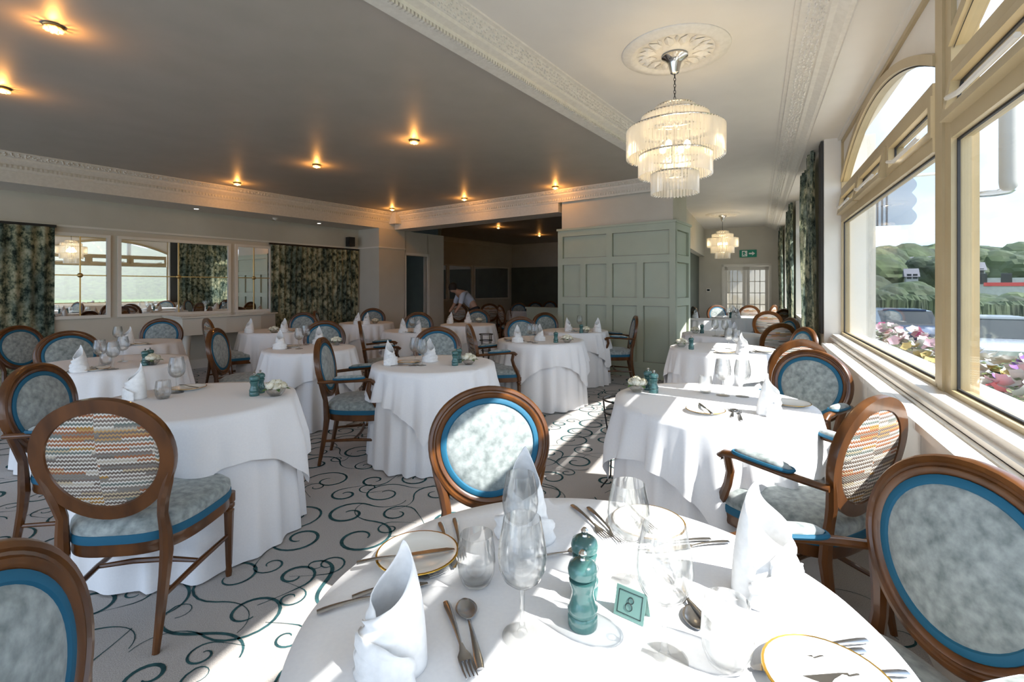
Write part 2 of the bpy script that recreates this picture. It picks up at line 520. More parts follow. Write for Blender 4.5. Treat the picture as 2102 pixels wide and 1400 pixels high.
# left wall, its boxed beam, the pier and the wall piece with the doorway
struct('wall_left', MB().obox(M, -4.5, 6.75, U_WALL - 0.15, U_WALL, 0, WZ), 'wall_paint')
struct('beam_left', MB().obox(M, -4.5, 7.3, U_WALL, U_BEAM, BEAM_Z, WZ), 'plaster')
def flat_profile_cornice(fr, a0, a1, b, outward, ztop, height, depth, name, parent_kind='structure', leaf=True, seed=1):
    """moulding that runs along a from a0 to a1; b is the wall plane, outward the sign into the room"""
    pr = [(0, -height), (0.012, -height), (0.02, -height * 0.86), (0.02, -height * 0.66), (depth * 0.45, -height * 0.42), (depth * 0.5, -height * 0.30),
          (depth * 0.62, -height * 0.27), (depth * 0.92, -0.02), (depth, -0.014), (depth, -0.001), (0, -0.001)]
    mb = MB()
    mb.loft([[(*fr(a, b + outward * o), ztop + z) for o, z in pr] for a in (a0, a1)])
    t = struct(name, mb, 'plaster')
    rl = MB(); rr = random.Random(seed)
    L = abs(a1 - a0); n = int(L / 0.045)
    for i in range(n):                   # raised dentils
        a = a0 + (a1 - a0) * (i + 0.5) / n
        rl.obox(fr, a - 0.012, a + 0.012, *sorted((b + outward * 0.021, b + outward * 0.034)), ztop - height * 0.84, ztop - height * 0.68)
    if leaf:
        n = int(L / 0.05)
        for i in range(n):
            for k in range(3):
                q = 0.20 + 0.3 * k + rr.uniform(-0.06, 0.06)
                a = a0 + (a1 - a0) * (i + rr.random()) / n
                o = depth * (0.62 + 0.30 * q); z = -height * 0.27 + (height * 0.27 - 0.02) * q
                s1, s2 = rr.uniform(0.012, 0.022), rr.uniform(0.008, 0.014)
                c = Vector((*fr(a, b + outward * (o + 0.010)), ztop + z - 0.012))
                e = [Vector((*fr(a - s1, b + outward * o), ztop + z)), Vector((*fr(a, b + outward * (o + s2)), ztop + z + s2 * 0.6)),
                     Vector((*fr(a + s1, b + outward * o), ztop + z)), Vector((*fr(a, b + outward * (o - s2)), ztop + z - s2 * 0.6))]
                rl.add(e + [c], [(0, 1, 4), (1, 2, 4), (2, 3, 4), (3, 0, 4)])
    rl.build('relief_ornament', 'plaster', t, smooth=False, kind='stuff')
    return t
flat_profile_cornice(M, -4.5, 7.06, U_BEAM, 1, WZ, 0.22, 0.13, 'trim_1', seed=1)
flat_profile_cornice(lambda a, b: M(b, a), U_BEAM, -2.21, V_CROSS, -1, WZ, 0.20, 0.13, 'trim_2', seed=2)
struct('trim_3', MB().obox(M, -4.5, 6.6, U_WALL, U_WALL + 0.025, 2.24, 2.27), 'white_paint')
struct('baseboard_left', MB().obox(M, -4.5, 6.6, U_WALL, U_WALL + 0.02, 0, 0.15), 'white_paint')
mb = MB().obox(M, 6.63, 7.36, U_WALL - 0.15, U_BEAM, 0, BEAM_Z)
struct('wall_pier', mb, 'wall_paint')
struct('trim_4', MB().obox(M, 6.61, 7.38, U_WALL, U_BEAM + 0.015, 2.24, 2.27), 'white_paint')
mb = MB().obox(M, 7.36, 7.40, U_BEAM - 0.14, U_BEAM - 0.02, 0, BEAM_Z).obox(M, 8.07, 8.63, U_BEAM - 0.14, U_BEAM - 0.02, 0, BEAM_Z).obox(M, 7.36, 8.10, U_BEAM - 0.14, U_BEAM - 0.02, 2.13, BEAM_Z)
struct('wall_doorway', mb, 'wall_paint')
mb = MB().obox(M, 7.34, 7.40, U_BEAM - 0.15, U_BEAM, 0, 2.17).obox(M, 8.07, 8.13, U_BEAM - 0.15, U_BEAM, 0, 2.17).obox(M, 7.34, 8.13, U_BEAM - 0.15, U_BEAM, 2.12, 2.18)
struct('door_1', mb, 'white_paint')
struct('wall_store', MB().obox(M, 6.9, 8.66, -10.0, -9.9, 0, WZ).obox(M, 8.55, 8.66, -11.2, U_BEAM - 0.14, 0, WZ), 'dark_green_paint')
struct('beam_cross', MB().obox(M, V_CROSS, V_CROSS + 0.45, U_BEAM, -4.2, BEAM_Z, WZ), 'plaster')
struct('trim_5', MB().obox(M, 6.9, 7.06, U_BEAM, U_BEAM + 0.22, 2.78, WZ), 'plaster')
# dim back room
struct('wall_back_left', MB().obox(M, 8.4, 15.1, -11.15, -10.98, 0, WZ), 'wall_paint')
struct('wall_back_end', MB().obox(M, 14.97, 15.15, -11.2, -3.2, 0, WZ), 'wall_paint')
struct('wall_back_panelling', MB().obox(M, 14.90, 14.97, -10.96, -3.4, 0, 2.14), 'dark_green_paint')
struct('wall_divider', MB().obox(M, 9.3, 9.45, -6.4, -4.0, 0, 0.88).obox(M, 9.27, 9.48, -6.42, -4.0, 0.88, 0.92), 'green_paint')
flat_profile_cornice(M, 8.66, 14.9, -10.98, 1, WZ, 0.14, 0.1, 'trim_6', leaf=False)

# panelled green pillar
pu0, pu1, pv0, pv1 = -4.205, -2.21, V_CROSS, V_CROSS + 0.76
PT = 2.34
pil = struct('wall_pillar', MB().obox(M, pv0 + 0.05, pv1 - 0.03, pu0 + 0.05, pu1 - 0.05, 0, WZ), 'wall_paint')
def panel_face(fr, a0, a1, b, out, parent, cols_top, cols_low):
    """raised stiles and rails with sunk panels on a face; fr(a,b) maps, out is the direction out of the wall"""
    def bx(x0, x1, z0, z1, t, nm):
        lo, hi = sorted((b - out * 0.05, b + out * t))
        m_ = MB().obox(fr, x0, x1, lo, hi, z0, z1)
        m_.build(nm, 'green_paint', parent, smooth=False)
    L = a1 - a0
    rails = [(0, 0.24), (1.10, 1.22), (1.76, 1.87), (PT - 0.10, PT)]
    for z0, z1 in rails: bx(a0, a1, z0, z1, 0.0, 'rail')
    bx(a0 - 0.015, a1 + 0.015, PT, PT + 0.035, 0.02, 'capping_rail')
    bx(a0 - 0.01, a1 + 0.01, 0, 0.15, 0.015, 'skirting')
    for (z0, z1), cols in (((0.24, 1.10), cols_low), ((1.22, 1.76), cols_low), ((1.87, PT - 0.10), cols_top)):
        edges = [0] + cols + [1]
        sw = 0.05
        for k, e in enumerate(edges):
            c = a0 + e * L
            x0, x1 = (c, c + 0.09) if k == 0 else (c - 0.09, c) if k == len(edges) - 1 else (c - sw, c + sw)
            bx(x0, x1, z0, z1, 0.0, 'stile')
        for k in range(len(edges) - 1):
            x0 = a0 + edges[k] * L + (0.09 if k == 0 else sw); x1 = a0 + edges[k + 1] * L - (0.09 if k == len(edges) - 2 else sw)
            bx(x0 + 0.012, x1 - 0.012, z0 + 0.012, z1 - 0.012, -0.034, 'panel')
panel_face(lambda a, b: M(b, a), pu0, pu1, pv0, -1, pil, [0.475], [0.24, 0.475, 0.73])
panel_face(lambda a, b: M(a, b), pv0 + 0.002, pv1, pu1, 1, pil, [], [])
panel_face(lambda a, b: M(a, b), pv0 + 0.002, pv1, pu0, -1, pil, [], [])

# long boxed moulding between the main ceiling and the window aisle
prof = [(-2.17, 3.031), (-2.17, 2.93), (-2.15, 2.915), (-2.06, 2.915), (-2.05, 2.925), (-2.02, 2.925), (-2.015, 2.945), (-1.965, 2.955), (-1.955, 2.972),
        (-1.945, 2.972), (-1.865, 3.016), (-1.84, 3.018), (-1.83, 3.031)]
bm_ = MB().loft([[(*M(v, u), z) for u, z in prof] for v in (-3.6, V_CROSS)])
beam = struct('beam_aisle', bm_, 'plaster')
rl = MB(); rr = random.Random(5)
for i in range(int(10.5 / 0.028)):
    v = -3.5 + i * 0.028
    rl.obox(M, v - 0.008, v + 0.008, -2.05, -2.022, 2.905, 2.926)
for i in range(int(10.5 / 0.026)):
    for k in range(4):
        v = -3.5 + (i + rr.random()) * 0.026
        q = (k + rr.uniform(0.2, 0.8)) / 4
        u = -1.945 + 0.08 * q; z = 2.972 + 0.044 * q
        s1, s2 = rr.uniform(0.007, 0.013), rr.uniform(0.006, 0.010)
        c = (*M(v, u + 0.007), z - 0.013)
        e = [(*M(v - s1, u), z), (*M(v, u + s2), z + s2 * 0.5), (*M(v + s1, u), z), (*M(v, u - s2), z - s2 * 0.5)]
        rl.add(e + [c], [(0, 1, 4), (1, 2, 4), (2, 3, 4), (3, 0, 4)])
rl.build('relief_ornament', 'plaster', beam, smooth=False, kind='stuff')

# window side cornice and soffit
prof = [(0.20, 3.031), (0.20, 3.018), (0.225, 3.012), (0.23, 3.0), (0.255, 2.996), (0.36, 2.955), (0.37, 2.944), (0.40, 2.94), (0.45, 2.905), (0.475, 2.90), (0.48, 2.89), (0.48, 3.031)]
tr = struct('trim_7', MB().loft([[(*W(s, w), z) for w, z in prof] for s in (-3.2, 14.5)]), 'plaster')
rl = MB()
for i in range(int(17.4 / 0.034)):
    for k in range(4):
        s = -3.1 + (i + rr.random()) * 0.034
        q = (k + rr.uniform(0.2, 0.8)) / 4
        w = 0.262 + 0.095 * q; z = 2.9935 - 0.0395 * q
        s1, s2 = rr.uniform(0.009, 0.017), rr.uniform(0.007, 0.012)
        c = (*W(s, w - 0.004), z - 0.012)
        e = [(*W(s - s1, w), z), (*W(s, w + s2), z - s2 * 0.4), (*W(s + s1, w), z), (*W(s, w - s2), z + s2 * 0.4)]
        rl.add(e + [c], [(0, 1, 4), (1, 2, 4), (2, 3, 4), (3, 0, 4)])
rl.build('relief_ornament', 'plaster', tr, smooth=False, kind='stuff')
struct('soffit_window', MB().obox(W, -3.2, 14.5, 0.475, 0.95, 2.90, 3.03), 'ceiling_paint')
struct('trim_8', MB().obox(W, -3.2, 14.5, 0.735, 0.77, 2.87, 2.90), 'white_paint')

# window wall: piers, sill, radiator cover
BAYS = [(2.94, 5.83), (-0.03, 2.79), (-3.07, -0.25), (6.95, 9.75), (10.6, 13.4)]
piers = [(5.83, 6.95), (9.75, 10.6), (13.4, 14.5)]
mb = MB()
for s0, s1 in piers: mb.obox(W, s0, s1, 0.62, 1.05, 0, 2.90)
mb.obox(W, -3.2, 14.5, 0.80, 1.05, 0, 0.84)
struct('wall_window', mb, 'white_paint')
mb = MB()
for s0, s1 in ((2.79, 2.94), (-0.25, -0.03), (-3.3, -3.07)):
    mb.obox(W, s0, s1, 0.765, 0.87, 0.9, 2.90)
    mb.obox(W, s0 + 0.045, s1 - 0.045, 0.755, 0.766, 0.9, 2.90)
posts = struct('window_post', mb, 'window_frame')
struct('window_sill', MB().obox(W, -3.2, 5.83, 0.69, 0.95, 0.86, 0.905).obox(W, 6.95, 9.75, 0.62, 0.95, 0.86, 0.905).obox(W, 10.6, 13.4, 0.62, 0.95, 0.86, 0.905)
       .obox(W, -3.2, 5.83, 0.665, 0.69, 0.855, 0.875), 'sill_paint')

def window(n, s0, s1, dark=False, tilt=0.0):
    fm = 'window_frame'
    wi = thing('window_%d' % n, kind='structure')
    z0, zl, zu, zt = 0.905, 2.07, 2.34, 2.87
    w0, w1 = 0.765, 0.835
    zsp, zap = 2.50, 2.835
    mb = MB()
    mb.obox(W, s0, s0 + 0.03, w0, w1, z0, zt).obox(W, s1 - 0.03, s1, w0, w1, z0, zt)
    mb.obox(W, s0, s1, w0, w1, z0, z0 + 0.022)
    mb.obox(W, s0, s1, w0, w1, zt - 0.03, zt)
    mb.build('frame', fm, wi, smooth=False)
    MB().obox(W, s0 + 0.05, s1 - 0.05, w0 - 0.005, w1, zl - 0.035, zl + 0.035).build('transom', fm, wi, smooth=False)
    MB().obox(W, s0 + 0.05, s1 - 0.05, w0 - 0.005, w1, zu - 0.03, zu + 0.03).build('transom', fm, wi, smooth=False)
    L = s1 - s0
    for k in (1, 2):
        c = s0 + L * k / 3
        MB().obox(W, c - 0.03, c + 0.03, w0, w1, zl + 0.035, zu - 0.03).build('mullion', fm, wi, smooth=False)
    # arch
    def arc(k, off=0.0):
        t = -1 + 2 * k
        a = s0 + 0.03 + (L - 0.06) * k
        return a, zsp + (zap - zsp) * (1 - t * t) + off
    N = 28
    mb = MB(); rings = []
    for i in range(N + 1):
        a, z = arc(i / N)
        a2 = s0 + 0.03 + (L - 0.06) * i / N
        zi = z - 0.055
        rings.append([(*W(a, w0 - 0.01), z), (*W(a, w1), z), (*W(a2, w1), max(zi, zu)), (*W(a2, w0 - 0.01), max(zi, zu))])
    mb.loft(rings)
    mb.build('arch', fm, wi, smooth=True)
    mb = MB(); gk = MB()
    vs = []
    for i in range(N + 1):               # spandrel above the arch
        a, z = arc(i / N)
        vs += [(*W(a, w0 + 0.02), z), (*W(a, w0 + 0.02), zt - 0.03), (*W(a, w1 - 0.01), z), (*W(a, w1 - 0.01), zt - 0.03)]
    fs = []
    for i in range(N):
        k = 4 * i
        fs += [(k, k + 4, k + 5, k + 1), (k + 2, k + 3, k + 7, k + 6)]
    mb.add(vs, fs).build('spandrel', 'white_paint', wi, smooth=False)
    # panes with dark gaskets
    def pane(a0, a1, zz0, zz1, par=wi):
        MB().obox(W, a0, a1, 0.797, 0.803, zz0, zz1).build('pane', 'window_glass', par, smooth=False)
        g = MB()
        g.obox(W, a0, a1, 0.785, 0.795, zz0 - 0.001, zz0 + 0.009).obox(W, a0, a1, 0.785, 0.795, zz1 - 0.009, zz1)
        g.obox(W, a0 - 0.001, a0 + 0.009, 0.785, 0.795, zz0, zz1).obox(W, a1 - 0.009, a1, 0.785, 0.795, zz0, zz1)
        g.build('gasket', 'gasket', par, smooth=False)
    pane(s0 + 0.03, s1 - 0.03, z0 + 0.022, zl - 0.035)
    mb = MB(); vs = []
    for i in range(N + 1):
        a2 = s0 + 0.03 + (L - 0.06) * i / N
        z = max(arc(i / N)[1] - 0.05, zu + 0.005)
        vs += [(*W(a2, 0.80), zu + 0.03), (*W(a2, 0.80), max(z, zu + 0.031))]
    mb.add(vs, [(2 * i, 2 * i + 2, 2 * i + 3, 2 * i + 1) for i in range(N)]).build('pane', 'window_glass', wi, smooth=False)
    for i in range(N + 1):
        a2 = s0 + 0.03 + (L - 0.06) * i / N
        gk.v += [(*W(a2, 0.775), max(arc(i / N)[1] - 0.056, zu)), (*W(a2, 0.775), max(arc(i / N)[1] - 0.066, zu))]
    gk.f += [(2 * i, 2 * i + 2, 2 * i + 3, 2 * i + 1) for i in range(N)]
    gk.build('gasket', 'gasket', wi, smooth=False)
    for k in range(3):
        a0 = s0 + L * k / 3 + (0.05 if k == 0 else 0.03); a1 = s0 + L * (k + 1) / 3 - (0.05 if k == 2 else 0.03)
        ca = thing('casement'); ca.parent = wi
        mb = MB()
        f_ = 0.045
        mb.obox(W, a0, a0 + f_, w0 - 0.012, w1, zl + 0.035, zu - 0.03).obox(W, a1 - f_, a1, w0 - 0.012, w1, zl + 0.035, zu - 0.03)
        mb.obox(W, a0 + f_, a1 - f_, w0 - 0.012, w1, zl + 0.035, zl + 0.075).obox(W, a0 + f_, a1 - f_, w0 - 0.012, w1, zu - 0.07, zu - 0.03)
        mb.build('casement_frame', fm, ca, smooth=False)
        pane(a0 + f_, a1 - f_, zl + 0.075, zu - 0.07, ca)
        st = MB().tube([(*W(a0 + 0.12, w0 - 0.03), zl + 0.075), (*W(a0 + 0.3, w0 - 0.04), zl + 0.06), (*W(a1 - 0.3, w0 - 0.04), zl + 0.06), (*W(a1 - 0.12, w0 - 0.03), zl + 0.10)], 0.011, 6)
        st.build('window_stay', 'white_paint', ca)
        if tilt and k > 0:
            hinge = Vector((*W(0, w0), zu - 0.03)); ax = Vector((*W(1, 0), 0)).normalized()
            ca.matrix_world = Matrix.Translation(hinge) @ Matrix.Rotation(tilt, 4, ax) @ Matrix.Translation(-hinge)
    return wi
for n, (s0, s1) in enumerate(BAYS, 1):
    window(n, s0, s1, tilt=radians(9) if n in (1, 2) else 0)

# radiator cover under the windows: body, top boards with grilles
cov = thing('radiator_cover', 'long cream radiator cover with slotted top below the windows', 'radiator cover', loc=(*W(2, 0.6), 0))
def cpart(nm, s0, s1, w0, w1, z0, z1, mat='sill_paint'):
    mb = MB().obox(W, s0, s1, w0, w1, z0, z1)
    o = mb.build(nm, mat, None, smooth=False); o.parent = cov; o.matrix_parent_inverse = cov.matrix_world.inverted()
    return o
cov.matrix_world = Matrix.Translation((*W(2, 0.6), 0))
bpy.context.view_layer.update()
for k in range(7):
    a, b_ = -1.6 + k * 1.0, -0.6 + k * 1.0
    cpart('front_panel', a + 0.004, b_ - 0.004, 0.575, 0.59, 0.0, 0.82)
    cpart('top_board', a + 0.003, b_ - 0.003, 0.555, 0.598, 0.82, 0.852)
    cpart('grille_board', a + 0.003, b_ - 0.003, 0.602, 0.634, 0.82, 0.850)
    cpart('slot', a + 0.1, b_ - 0.1, 0.635, 0.644, 0.82, 0.838, 'gasket')
    cpart('back_board', a + 0.003, b_ - 0.003, 0.645, 0.664, 0.82, 0.852)
cpart('base', -1.6, 5.4, 0.59, 0.79, 0.0, 0.82)

# aisle end: wall with the glazed double door, and the dark passage on the left
S_END = 14.5
struct('wall_end', MB().obox(W, S_END, S_END + 0.15, -4.0, -0.82, 0, WZ).obox(W, S_END, S_END + 0.15, 0.32, 1.0, 0, WZ).obox(W, S_END, S_END + 0.15, -0.82, 0.32, 1.98, WZ), 'wall_paint')
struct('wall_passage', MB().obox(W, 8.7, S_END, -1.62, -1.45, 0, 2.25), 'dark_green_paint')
struct('wall_passage_header', MB().obox(W, 8.5, S_END, -1.65, -1.30, 2.25, WZ), 'wall_paint')
door = thing('door_2', kind='structure')
MB().obox(W, S_END - 0.02, S_END + 0.1, -0.86, -0.80, 0, 2.02).obox(W, S_END - 0.02, S_END + 0.1, 0.30, 0.36, 0, 2.02).obox(W, S_END - 0.02, S_END + 0.1, -0.86, 0.36, 1.96, 2.02).build('door_frame', 'white_paint', door, smooth=False)
for a0, a1 in ((-0.80, -0.25), (-0.25, 0.30)):
    lf = MB()
    t0, t1 = S_END + 0.02, S_END + 0.06
    lf.obox(W, t0, t1, a0 + 0.005, a0 + 0.09, 0, 1.95).obox(W, t0, t1, a1 - 0.09, a1 - 0.005, 0, 1.95).obox(W, t0, t1, a0, a1, 0, 0.3).obox(W, t0, t1, a0, a1, 1.85, 1.95)
    leaf_ = lf.build('door_leaf', 'white_paint', door, smooth=False)
    for k in (1, 2): MB().obox(W, t0, t1, a0 + 0.09 + (a1 - a0 - 0.18) * k / 3 - 0.01, a0 + 0.09 + (a1 - a0 - 0.18) * k / 3 + 0.01, 0.3, 1.85).build('glazing_bar', 'white_paint', leaf_, smooth=False)
    for k in range(1, 5): MB().obox(W, t0, t1, a0 + 0.09, a1 - 0.09, 0.3 + 1.55 * k / 5 - 0.01, 0.3 + 1.55 * k / 5 + 0.01).build('glazing_bar', 'white_paint', leaf_, smooth=False)
    MB().obox(W, t0 + 0.018, t0 + 0.022, a0 + 0.09, a1 - 0.09, 0.3, 1.85).build('pane', 'window_glass', leaf_, smooth=False)
struct('wall_porch', MB().obox(W, S_END + 1.6, S_END + 1.75, -2, 1.5, 0, WZ), 'wall_paint')
sg = thing('exit_sign', 'green emergency exit sign on the end wall above the door', 'sign', loc=(*W(S_END - 0.02, -0.2), 2.30), rz=pi / 2 - AW - pi / 2)
MB().box(-0.21, 0.21, -0.02, 0.0, -0.10, 0.10).build('board', 'exit_green', sg, smooth=False)
MB().box(-0.15, -0.02, -0.025, -0.02, -0.075, 0.075).build('doorway_symbol', 'sign_white', sg, smooth=False)
ps = MB()
def plate2d(mb, pts, y0, y1):
    n = len(pts)
    mb.add([(x, y, z) for y in (y0, y1) for x, z in pts], [tuple(range(n)), tuple(range(2 * n - 1, n - 1, -1))] + [(i, n + i, n + (i + 1) % n, (i + 1) % n) for i in range(n)])
plate2d(ps, [(-0.10, 0.055), (-0.08, 0.055), (-0.075, 0.02), (-0.045, 0.0), (-0.05, -0.012), (-0.085, 0.0), (-0.09, -0.02), (-0.06, -0.06), (-0.075, -0.066), (-0.105, -0.03), (-0.125, -0.06), (-0.14, -0.05), (-0.115, -0.01), (-0.12, 0.02), (-0.135, 0.0), (-0.145, 0.008), (-0.125, 0.042)], -0.028, -0.025)
ps.build('running_figure_symbol', 'exit_green', sg, smooth=False)
ar = MB()
plate2d(ar, [(0.02, 0.02), (0.10, 0.02), (0.10, 0.055), (0.17, 0.0), (0.10, -0.055), (0.10, -0.02), (0.02, -0.02)], -0.025, -0.02)
ar.build('arrow_symbol', 'sign_white', sg, smooth=False)
th = thing('thermostat', 'small white wall unit left of the glazed end door', 'wall unit', loc=(*W(S_END - 0.01, -1.2), 1.30), rz=-AW)
MB().box(-0.06, 0.06, -0.03, 0, -0.05, 0.05).build('casing', 'white_paint', th, smooth=False)
MB().box(-0.035, 0.035, -0.034, -0.03, -0.02, 0.03).build('screen', 'dark_pane', th, smooth=False)

# ------------------------------------------------------------------ things on the left wall
def mirror(x0, x1, label, u=U_WALL, z0=0.97, z1=2.12, cross=True, vv=None, group=None):
    v0, v1 = vv or (on_u(x0, u)[0], on_u(x1, u)[0])
    t = thing('wall_mirror', label, 'mirror', loc=(*M((v0 + v1) / 2, u), 0), group=group)
    inv = Matrix.Translation((*M((v0 + v1) / 2, u), 0)).inverted()
    def p(nm, mb, mat, par=t, sm=False): return mb.xf(inv).build(nm, mat, par, smooth=sm)
    p('glass', MB().obox(M, v0, v1, u + 0.004, u + 0.012, z0, z1), 'mirror')
    f = 0.045
    fr = MB().obox(M, v0 - f, v0, u, u + 0.035, z0 - f, z1 + f).obox(M, v1, v1 + f, u, u + 0.035, z0 - f, z1 + f).obox(M, v0, v1, u, u + 0.035, z0 - f, z0).obox(M, v0, v1, u, u + 0.035, z1, z1 + f)
    p('frame', fr, 'white_paint')
    if cross:
        vm, zm = (v0 + v1) / 2, z0 + (z1 - z0) * 0.51
        p('glazing_bar', MB().obox(M, vm - 0.008, vm + 0.008, u + 0.012, u + 0.02, z0, z1), 'brass')
        p('glazing_bar', MB().obox(M, v0, v1, u + 0.012, u + 0.02, zm - 0.008, zm + 0.008), 'brass')
        p('rosette', MB().lathe([(0.0, 0.014), (0.02, 0.012), (0.032, 0.004), (0.034, 0.0)], 12).xf(Matrix.Translation((*M(vm, u + 0.02), zm)) @ Matrix.Rotation(-AM, 4, 'Z') @ Matrix.Rotation(pi / 2, 4, 'Y')), 'brass', sm=True)
    return t
mirror(106, 218, 'window-like wall mirror with crossed bars beside the far left curtain')
mirror(248, 467, 'widest wall mirror with crossed bars above the white piano')
mirror(487, 552, 'narrow wall mirror with crossed bars next to the gathered curtain')
for k, (a, b_) in enumerate(((8.95, 11.3), (11.45, 12.55), (12.75, 14.7))):
    mirror(0, 0, ('leftmost dim wall mirror in the back room', 'narrow middle wall mirror in the back room', 'right-hand dim wall mirror in the back room corner')[k],
           u=-10.98, z0=1.0, z1=2.1, cross=False, vv=(a, b_))

def curtain(fr, a0, a1, b, out, z0, z1, label, folds, depth=0.05, rod=True, lining=False, taper=0.0, group=None):
    c = fr((a0 + a1) / 2, b)
    t = thing('curtain', label, 'curtain', loc=(*c, 0), group=group)
    inv = Matrix.Translation((*c, 0)).inverted()
    rr = random.Random(int(abs(a0) * 100))
    n = folds * 8
    ph = [rr.uniform(-0.5, 0.5) for _ in range(folds + 2)]
    rows = []
    for k in range(9):
        z = z1 + (z0 - z1) * k / 8
        row = []
        for i in range(n + 1):
            q = i / n
            g = 1 - taper * (k / 8) if taper else 1
            a = a0 + (a1 - a0) * (0.5 + (q - 0.5) * g)
            x = q * folds * 2 * pi
            d = depth * (0.5 + 0.5 * sin(x + 0.6 * sin(k * 0.4 + ph[int(q * folds)]))) * (0.75 + 0.25 * sin(q * 9 + ph[0])) + 0.012 * sin(k * 0.9 + q * 7)
            row.append((*fr(a, b + out * (0.015 + max(0.0, d))), z))
        rows.append(row)
    MB().loft(rows, closed=False).xf(inv).build('fabric', 'curtain_print', t, angle=80)
    if lining:
        MB().obox(fr, a0 + 0.01, a1 - 0.01, *sorted((b, b + out * 0.008)), z0 + 0.02, z1 - 0.01).xf(inv).build('lining', 'lining', t, smooth=False)
    if rod:
        MB().obox(fr, a0 - 0.02, a1 + 0.02, *sorted((b, b + out * 0.04)), z1, z1 + 0.035).xf(inv).build('curtain_rod', 'black_metal', t, smooth=False)
    return t
v1 = on_u(112, -9.1)[0]
curtain(M, 0.1, v1, U_WALL + 0.02, 1, 0.02, 2.22, 'dark floral curtain at the far left edge of the room', 11)
curtain(M, on_u(556, -9.1)[0], on_u(735, -9.1)[0], U_WALL + 0.02, 1, 0.02, 2.20, 'wide gathered floral curtain between mirror and pale pillar', 17)
curtain(W, 6.06, 7.5, 0.60, -1, 0.03, 2.86, 'floral curtain hanging beside the nearest window bay', 9, 0.07, rod=False, lining=False)
curtain(W, 9.6, 10.9, 0.60, -1, 0.03, 2.86, 'floral curtain between the middle and farther window bays', 8, 0.07, rod=False, lining=False)
curtain(W, 13.3, 14.4, 0.60, -1, 0.03, 2.86, 'floral curtain at the end wall beside the last window', 8, 0.07, rod=False, lining=False)
# dark strip on the pier face, painted in for the curtain's shaded edge
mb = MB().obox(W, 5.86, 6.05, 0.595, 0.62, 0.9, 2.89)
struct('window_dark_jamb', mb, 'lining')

# white piano below the wide mirror
v0, v1 = on_u(345, -8.9)[0], on_u(556, -8.9)[0]
pc = M((v0 + v1) / 2, -8.75)
pn = thing('piano', 'white piano standing against the left wall below the wide mirror', 'piano', loc=(*pc, 0))
inv = Matrix.Translation((*pc, 0)).inverted()
def pp(nm, mb, mat='piano_white', sm=False): return mb.xf(inv).build(nm, mat, pn, smooth=sm)
outl = [(v0, -9.1), (v1 - 0.3, -9.1), (v1 - 0.08, -9.03), (v1, -8.85), (v1 - 0.06, -8.62), (v1 - 0.4, -8.45), (v1 - 1.0, -8.35), (v0, -8.32)]
pp('case', MB().prism(M, [(a, b) for a, b in outl], 0.64, 0.90))
pp('lid', MB().prism(M, [(a + (0.03 if a > v0 + 0.1 else -0.02), b + (-0.0 if b < -9 else 0.03)) for a, b in outl], 0.905, 0.93))
pp('keyboard_lid', MB().obox(M, v0 - 0.28, v0 - 0.002, -9.08, -8.36, 0.64, 0.74))
for a, b in ((v0 + 0.1, -8.95), (v0 + 0.1, -8.45), (v1 - 0.35, -8.8)):
    pp('leg', MB().lathe([(0.0, 0), (0.03, 0), (0.035, 0.05), (0.045, 0.4), (0.06, 0.6), (0.06, 0.64), (0, 0.64)], 12, (*M(a, b), 0)), sm=True)
# loudspeaker and ceiling bits
c = M(6.35, U_WALL + 0.1)
sp_ = thing('loudspeaker', 'small black loudspeaker mounted high beside the pale pillar', 'loudspeaker', loc=(*c, 2.38), rz=-AM)
MB().box(-0.07, 0.07, -0.07, 0.07, -0.1, 0.1).build('cabinet', 'speaker_black', sp_, smooth=False)
MB().lathe([(0, 0), (0.05, 0), (0.055, 0.006), (0, 0.012)], 16).xf(Matrix.Translation((0.0, -0.07, -0.02)) @ Matrix.Rotation(pi / 2, 4, 'X')).build('driver', 'rubber', sp_)
MB().tube([(-0.07, 0, 0.04), (-0.10, 0.0, 0.06)], 0.012).build('bracket', 'black_metal', sp_)
c = M(7.72, -9.86)
pf = thing('framed_picture', 'dim framed picture seen through the dark doorway', 'picture', loc=(*c, 1.5))
inv = Matrix.Translation((*c, 1.5)).inverted()
MB().obox(M, 7.35, 8.15, -9.895, -9.88, 1.15, 1.85).xf(inv).build('print', 'print_paper', pf, smooth=False)
MB().obox(M, 7.30, 7.35, -9.895, -9.86, 1.1, 1.9).obox(M, 8.15, 8.2, -9.895, -9.86, 1.1, 1.9).obox(M, 7.35, 8.15, -9.895, -9.86, 1.1, 1.15).obox(M, 7.35, 8.15, -9.895, -9.86, 1.85, 1.9).xf(inv).build('frame', 'steel', pf, smooth=False)

